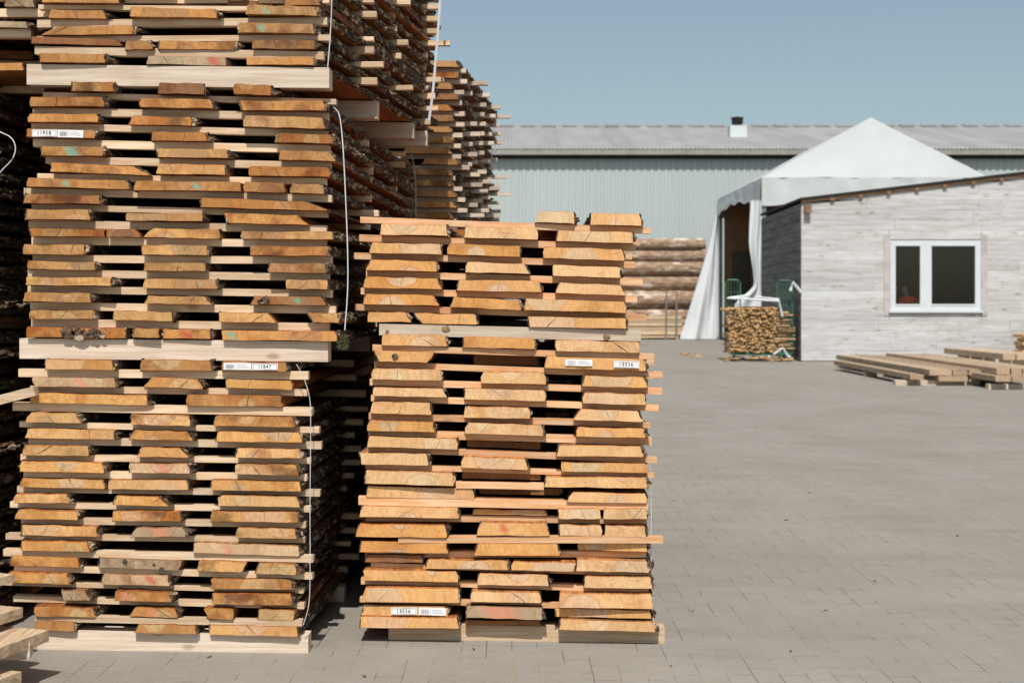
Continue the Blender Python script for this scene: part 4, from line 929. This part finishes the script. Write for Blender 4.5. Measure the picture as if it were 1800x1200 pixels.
    t = .13; xm0, xm1 = (1617 - 900) * k, (1637 - 900) * k
    fr.box(ax0, ax1, y0, y1, az0, az0 + t * 1.15); fr.box(ax0, ax1, y0, y1, az1 - t, az1)
    fr.box(ax0, ax0 + t * .95, y0, y1, az0 + t * 1.15, az1 - t); fr.box(ax1 - t, ax1, y0, y1, az0 + t * 1.15, az1 - t); fr.box(xm0, xm1, y0, y1, az0 + t * 1.15, az1 - t)
    fr.box(ax0 - .04, ax1 + .04, y0 - .06, y0 - .002, az0 - .05, az0)
    wn = fr.build('window', M['white'], root, ((ax0 + ax1) / 2, Yh, az0))
    for (a, b) in ((ax0 + t * .95, xm0), (xm1, ax1 - t)):
        g = MB(); g.box(a, b, Yh + .03, Yh + .036, az0 + t * 1.15, az1 - t); g.build('pane', M['glass'], wn, ((a + b) / 2, Yh, az0))
        g = MB(); u = .035
        g.box(a, b, y0 - .012, y0 - .001, az0 + t * 1.15 - u, az0 + t * 1.15); g.box(a, b, y0 - .012, y0 - .001, az1 - t, az1 - t + u); g.build('sash_bead', M['white'], wn, ((a + b) / 2, Yh, az0))
    for (ta, tb) in ((wx0 - .13, wx0 + .015), (wx1 - .015, wx1 + .13)):
        tr = MB(); tr.box(ta, tb, Yh - .036, Yh - .024, wz0 - .1, wz1 + .1); tr.build('window_trim', M['trim'], root, (ta, Yh, wz0))
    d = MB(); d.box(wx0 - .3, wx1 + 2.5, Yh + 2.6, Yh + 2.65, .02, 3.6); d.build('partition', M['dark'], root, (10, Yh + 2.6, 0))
hut()

# ------------------------------------------------------------------ person inside the hut
def person():
    k = 33.9 / F; bx = (1593 - 900) * k; by = 33.68
    root = empty('person', (bx, by, 0)); tag(root, 'person in a red jacket standing behind the left pane of the hut window', 'person')
    def skin(name, verts, edges, rad, mat):
        me = bpy.data.meshes.new(name); me.from_pydata(verts, edges, []); o = bpy.data.objects.new(name, me); COL.objects.link(o); o.parent = root
        o.modifiers.new('skin', 'SKIN'); sv = me.skin_vertices[0].data
        for i, r_ in enumerate(rad): sv[i].radius = r_ if isinstance(r_, tuple) else (r_, r_)
        sv[0].use_root = True; s = o.modifiers.new('sub', 'SUBSURF'); s.levels = 2; s.render_levels = 2
        dg = bpy.context.evaluated_depsgraph_get(); dg.update(); m2 = bpy.data.meshes.new_from_object(o.evaluated_get(dg)); o.modifiers.clear(); o.data = m2
        m2.materials.clear(); m2.materials.append(M[mat]); m2.polygons.foreach_set('use_smooth', [True] * len(m2.polygons)); return o
    skin('body', [(0,0,.95),(0,0,1.2),(0,0,1.42),(-.03,-.01,1.50),(-.10,-.04,1.60),(-.13,-.05,1.70),(-.13,-.04,1.79), (-.18,0,1.40),(-.25,-.02,1.14),(-.24,-.16,.93),(.18,0,1.40),(.25,-.02,1.14),(.24,-.16,.93),
                  (-.09,0,.88),(-.10,0,.5),(-.10,.02,.08),(-.10,-.12,.03),(.09,0,.88),(.10,0,.5),(.10,.02,.08),(.10,-.12,.03)],
         [(0,1),(1,2),(2,3),(3,4),(4,5),(5,6),(2,7),(7,8),(8,9),(2,10),(10,11),(11,12),(0,13),(13,14),(14,15),(15,16),(0,17),(17,18),(18,19),(19,20)],
         [(.13,.09),(.12,.09),(.14,.09),.055,.06,(.078,.095),.05,.055,.042,.03,.055,.042,.03,.08,.055,.04,.035,.08,.055,.04,.035], 'skin')
    skin('jacket', [(0,0,.86),(0,0,1.15),(0,0,1.38),(0,0,1.47),(-.19,0,1.43),(-.27,-.02,1.14),(-.25,-.14,.98),(.19,0,1.43),(.27,-.02,1.14),(.25,-.14,.98)],
         [(0,1),(1,2),(2,3),(3,4),(4,5),(5,6),(3,7),(7,8),(8,9)], [(.18,.13),(.17,.13),(.19,.13),(.12,.09),.085,.065,.05,.085,.065,.05], 'red')
    skin('trousers', [(0,0,.92),(-.09,0,.85),(-.10,0,.5),(-.10,.01,.12),(.09,0,.85),(.10,0,.5),(.10,.01,.12)], [(0,1),(1,2),(2,3),(0,4),(4,5),(5,6)], [(.15,.11),.10,.075,.06,.10,.075,.06], 'trouser')
    skin('hair', [(-.13,-.015,1.73),(-.13,-.02,1.81)], [(0,1)], [(.10,.115),(.08,.10)], 'hair')
person()

# ------------------------------------------------------------------ log pile and sawn bundle beyond the yard
def logs():
    rr = random.Random(21); Y0 = 54.0; k = Y0 / F
    rows = [(600, 572), (572, 541), (541, 511), (511, 483), (483, 460), (460, 438), (438, 419)]
    nm = ['lowest', 'second lowest', 'third lowest', 'middle', 'third highest', 'second highest', 'topmost']
    for i, (yb_, yt) in enumerate(rows):
        for dpt in range(2):
            r = (yb_ - yt) * k / 2 * 1.06; zc = H - ((yb_ + yt) / 2 - HOR) * k; yc = Y0 + (r if i % 2 == 0 else r * 1.25) + dpt * .62; 
            xa = (1010 + rr.uniform(-30, 20) - 900) * k; xb = (1236 + rr.uniform(-2, 12) - 900) * k
            mb = MB(); rings = []; n = 14; tp = rr.uniform(-.06, .06)
            for j in range(11):
                t = j / 10; x = xa + (xb - xa) * t; rad = r * (1 + tp * (t - .5))
                rings.append([(x, yc + math.cos(a * 6.283 / n) * rad * (1 + .06 * n3(t * 3, a, i)), zc + math.sin(a * 6.283 / n) * rad * (1 + .06 * n3(t * 3, a + 9, i))) for a in range(n)])
            mb.loft(rings, 0, 1); o = mb.build('log', [M['log'], M['fire']], origin=((xa + xb) / 2, yc, zc), smooth_sh=False)
            tag(o, '%s peeled pine log in the %s row of the pile by the warehouse' % (nm[i], 'front' if dpt == 0 else 'rear'), 'log', 'logs of the pile behind the tent curtain')
logs()
def sawn_bundle():
    rr = random.Random(8); Y0 = 52.6; k = Y0 / F; n = 6; z = .06; nm = ['lowest', 'second', 'third', 'fourth', 'fifth', 'topmost']
    for j in range(2):
        x = (1120 + j * 70 - 900) * k; plank('bearer_beam', (x, Y0 - .02, .06), (x, Y0 + 1.3, .06), .09, .06, M['beam'], '%s small bearer under the sawn boards near the logs' % ('left', 'right')[j], 'bearer beam')
    for i in range(n):
        h = rr.uniform(.10, .19); xa = (1085 + rr.uniform(-6, 6) - 900) * k; xb = (1206 + rr.uniform(-8, 9) - 900) * k
        for j in range(3):
            mb = MB(); y = Y0 + j * .4 + rr.uniform(0, .02); xe_ = xb + rr.uniform(-.18, .18); hh_ = h * rr.uniform(.70, .95); q0 = rr.uniform(0, .03)
            mb.loft([[(xa + (xe_ - xa) * t_, y, z + .012 * n3(t_ * 4, i, j)), (xa + (xe_ - xa) * t_, y + .37, z), (xa + (xe_ - xa) * t_, y + .37 - q0, z + hh_), (xa + (xe_ - xa) * t_, y + q0, z + hh_ + .02 * n3(t_ * 5, j, i))] for t_ in [e_ / 10 for e_ in range(11)]])
            o = mb.build('sawn_slab', M['plank'] if rr.random() < .5 else M['strip'], origin=(xb, y, z)); tag(o, '%s slab, %s row, of the strapped sawn bundle by the logs' % (nm[i], ('front', 'middle', 'rear')[j]), 'slab', 'slabs of the sawn bundle by the logs')
        z += h
    for i, px in enumerate((1170, 1188)):
        mb = MB(); x = (px - 900) * k; mb.tube([(x, Y0 - .12, 0), (x + .02, Y0 - .12, 1.75)], .035, 6)
        tag(mb.build('stake', M['grey'], origin=(x, Y0 - .12, 0)), '%s thin grey stake standing before the sawn bundle' % ('left', 'right')[i], 'stake')
sawn_bundle()

# ------------------------------------------------------------------ green cage cart with firewood
def cart():
    Y0 = 33.4; k = Y0 / F; X = lambda px: (px - 900) * k; Z = lambda py: H - (py - HOR) * k
    root = empty('cage_cart', (X(1340), Y0 + .5, 0)); tag(root, 'green wire cage trolley carrying split firewood beside the hut', 'cart')
    z0 = Z(624)
    q = MB(); q.box(X(1292), X(1392), Y0 + .05, Y0 + .95, z0, z0 + .06); q.build('base', M['green'], root, (X(1340), Y0 + .5, z0))
    for (xa, xb, yt, yb_) in ((1285, 1312, 491, Y0 + .9), (1368, 1395, 493, Y0 + .15)):
        q = MB(); a, b, t = X(xa), X(xb), Z(yt)
        q.tube([(a, yb_, z0 + .03), (a, yb_, t - .08), (a + .06, yb_, t), (b - .06, yb_, t), (b, yb_, t - .08), (b, yb_, z0 + .03)], .022, 6)
        for i in range(1, 5): x = a + (b - a) * i / 5; q.tube([(x, yb_, z0 + .03), (x, yb_, t - .02)], .007, 5)
        for i in range(1, 6): z = z0 + (t - z0) * i / 6; q.tube([(a, yb_, z), (b, yb_, z)], .007, 5)
        q.build('cage_side', M['green'], root, ((a + b) / 2, yb_, z0))
    for (xx, yy) in ((1352, Y0 + .1), (1388, Y0 + .1), (1300, Y0 + .85), (1388, Y0 + .85)):
        q = MB(); x = X(xx); q.tube([(x - .025, yy, .075), (x + .025, yy, .075)], .075, 14)
        q.box(x - .04, x + .04, yy - .03, yy + .03, .13, z0); q.build('wheel', M['white'], root, (x, yy, .08))
    # white pipe rack
    q = MB(); yy = Y0 - .02
    def bar(pts, w_=.030): q.tube([(X(p[0]), yy + (p[2] if len(p) > 2 else 0), Z(p[1])) for p in pts], w_, 6)
    bar([(1284, 524), (1369, 529), (1375, 556)]); bar([(1284, 524, .5), (1322, 519, .5)]); bar([(1330, 522), (1369, 526)], .025)
    o = q.build('white_rack', M['white'], origin=(X(1340), yy, Z(530))); tag(o, 'white pipe rack lying on top of the firewood', 'rack')
    q = MB(); yy = Y0 - .1; bar([(1388, 511), (1392, 496), (1407, 514)], .038); o = q.build('white_bracket', M['white'], origin=(X(1395), yy, Z(500)))
    tag(o, 'white angled bracket fixed at the front corner of the hut', 'bracket')
    q = MB(); yy = Y0 - .15; bar([(1358, 622), (1374, 611), (1384, 627)], .028); o = q.build('white_bracket', M['white'], origin=(X(1370), yy, Z(628)))
    tag(o, 'small white bracket at the foot of the green cart', 'bracket')
    rr = random.Random(77)
    f = MB(); g = MB()
    def stick(mb, x, z, y, L, r, yaw=0):
        n = rr.choice([3, 4, 4, 5]); a0 = rr.uniform(0, 6); tw = rr.uniform(-.5, .5); fl = rr.uniform(.4, .8); ring = [(math.cos(a0 + t * 6.283 / n) * r * rr.uniform(.8, 1.5), math.sin(a0 + t * 6.283 / n) * r * fl * rr.uniform(.7, 1)) for t in range(n)]; ring = [(u * math.cos(tw) - v * math.sin(tw), u * math.sin(tw) + v * math.cos(tw)) for (u, v) in ring]
        c, s_ = math.cos(yaw), math.sin(yaw)
        mb.loft([[(x + u * c, y - u * s_, z + v) for (u, v) in ring], [(x + u * c + L * s_, y - u * s_ + L * c, z + v + rr.uniform(-.02, .02)) for (u, v) in ring]])
    zz = z0 + .09
    while zz < Z(541):
        t = (zz - z0) / (Z(541) - z0); xa, xb = X(1283 - 4 * t), X(1366)
        x = xa + rr.uniform(0, .04)
        while x < xb:
            r = rr.uniform(.030, .052); stick(f, x, zz + rr.uniform(-.015, .015), Y0 - .02 + rr.uniform(-.07, .07), .75, r, rr.uniform(-.1, .25)); x += r * 1.75
        zz += .05
    zz = z0 + .09
    while zz < Z(548):
        x0_ = X(1362) + rr.uniform(-.05, .05)
        stick(g, x0_, zz, Y0 + .1 + rr.uniform(-.04, .04), rr.uniform(.35, .55), rr.uniform(.03, .05), 1.35 + rr.uniform(-.15, .15)); stick(g, x0_, zz, Y0 + .35, .5, .04, 1.45); zz += .06
    for i in range(34):
        stick(g if i % 2 else f, X(rr.uniform(1270, 1395)), rr.uniform(.02, .10), Y0 - .15 + rr.uniform(-.25, .3), rr.uniform(.25, .5), rr.uniform(.02, .04), rr.uniform(-1.4, 1.4))
    tag(f.build('firewood', M['fire'], origin=(X(1320), Y0, z0)), 'pile of yellow split firewood filling the green cart', 'firewood', kind='stuff')
    tag(g.build('firewood', M['fire_old'], origin=(X(1380), Y0, z0)), 'greyer split sticks lying crosswise at the right of the cart', 'firewood', kind='stuff')
    h = MB()
    for i in range(26): stick(h, X(rr.uniform(1225, 1268)), .012, rr.uniform(35.5, 38.5), rr.uniform(.08, .25), .012, rr.uniform(-1.5, 1.5))
    tag(h.build('wood_scraps', M['fire'], origin=(X(1250), 36, 0)), 'scattered wood scraps on the paving left of the firewood cart', 'scraps', kind='stuff')
cart()

# ------------------------------------------------------------------ low plank stacks in front of the hut
def low_stack():
    G1 = 'long planks lying on bearers before the hut'; GB = 'bearers under the planks before the hut'
    rr = random.Random(33)
    def pl(px0, px1, yt, th, Y, L, label, dx=.0, mat=None):
        k = Y / F; x0, x1 = (px0 - 900) * k, (px1 - 900) * k; z = H - (yt - HOR) * k
        plank('plank', ((x0 + x1) / 2, Y, z), ((x0 + x1) / 2 + dx * L, Y + L, z + rr.uniform(-.005, .005)), x1 - x0, th, mat or M['plank'], label, 'plank', G1)
    Y = 23.6
    pl(1600, 1624, 658, .085, Y, 5.6, 'leftmost lower plank of the near plank stack before the hut')
    pl(1650, 1701, 661, .085, Y + .05, 5.6, 'wide lower plank of the near plank stack before the hut')
    pl(1703.5, 1728, 661, .085, Y + .1, 5.6, 'lower plank at the right of the near plank stack before the hut')
    pl(1626, 1648, 661, .080, Y + 1.2, 4.4, 'set-back lower plank of the near plank stack before the hut')
    pl(1634, 1673, 649.5, .095, Y + .1, 6.6, 'left upper plank of the near plank stack before the hut', -.008)
    pl(1675, 1702, 649.5, .095, Y + .15, 6.6, 'middle upper plank with orange end, near plank stack before the hut', -.006)
    pl(1703.5, 1728, 649.5, .095, Y + .05, 6.4, 'right upper plank of the near plank stack before the hut')
    for i, (px, yb_, w_) in enumerate(((1574, 677, .16), (1521, 661.5, .16), (1475, 646.5, .15))):
        Yb = 1.4 * F / (yb_ - HOR); k = Yb / F; x = (px - 900) * k
        plank('bearer_beam', (x, Yb + .08, .084), (x + 1.42, Yb + .08, .084), w_, .084, M['beam'], '%s bearer end of the near plank stack before the hut' % ('nearest', 'middle', 'farthest')[i], 'bearer beam', GB)
    Y = 22.5
    for i, (a, b, yt) in enumerate(((1750, 1777, 661), (1779, 1806, 661), (1808, 1836, 661), (1838, 1866, 661))):
        pl(a, b, yt, .085, Y + .05 * i, 5.4, '%s lower plank of the right-hand plank stack before the hut' % ('leftmost', 'second', 'third', 'fourth')[i])
    for i, (a, b, yt) in enumerate(((1752, 1775, 647), (1778, 1796, 648), (1799, 1823, 648), (1826, 1850, 648))):
        pl(a, b, yt, .10, Y + .4 + .05 * i, 6.6, '%s upper plank of the right-hand plank stack before the hut' % ('leftmost', 'second', 'third', 'fourth')[i], -.008)
    for i, yb_ in enumerate((684, 664, 650)):
        Yb = 1.4 * F / (yb_ - HOR); x = 7.62 + .02 * i; plank('bearer_beam', (x, Yb + .08, .084), (x + 1.3, Yb + .08, .084), .15, .084, M['beam'], '%s bearer of the right-hand plank stack before the hut' % ('nearest', 'middle', 'farthest')[i], 'bearer beam', GB)
    Y = 29.0
    for i in range(3):
        pl(1763 + i * 24, 1785 + i * 24, 622, .12, Y, 3.6, '%s plank of the small stack against the hut at the right edge' % ('left', 'middle', 'right')[i], -.03)
    for i in range(2): plank('bearer_beam', (9.95, Y + .3 + 2.4 * i, .215), (10.9, Y + .3 + 2.4 * i, .215), .12, .215, M['beam'], '%s block under the small plank stack at the right edge' % ('near', 'far')[i], 'bearer beam', GB)
    f = MB(); 
    for i in range(7):
        for j in range(5):
            x = (1793 - 900) * 32.6 / F + j * .11 + .05 * (i % 2); z = .06 + i * .095; f.tube([(x, 32.3, z), (x + rr.uniform(-.02, .02), 32.9, z)], rr.uniform(.042, .052), 7)
    tag(f.build('firewood', M['fire'], origin=(12, 32.5, 0)), 'small stack of round firewood against the hut at the right edge', 'firewood', kind='stuff')
low_stack()
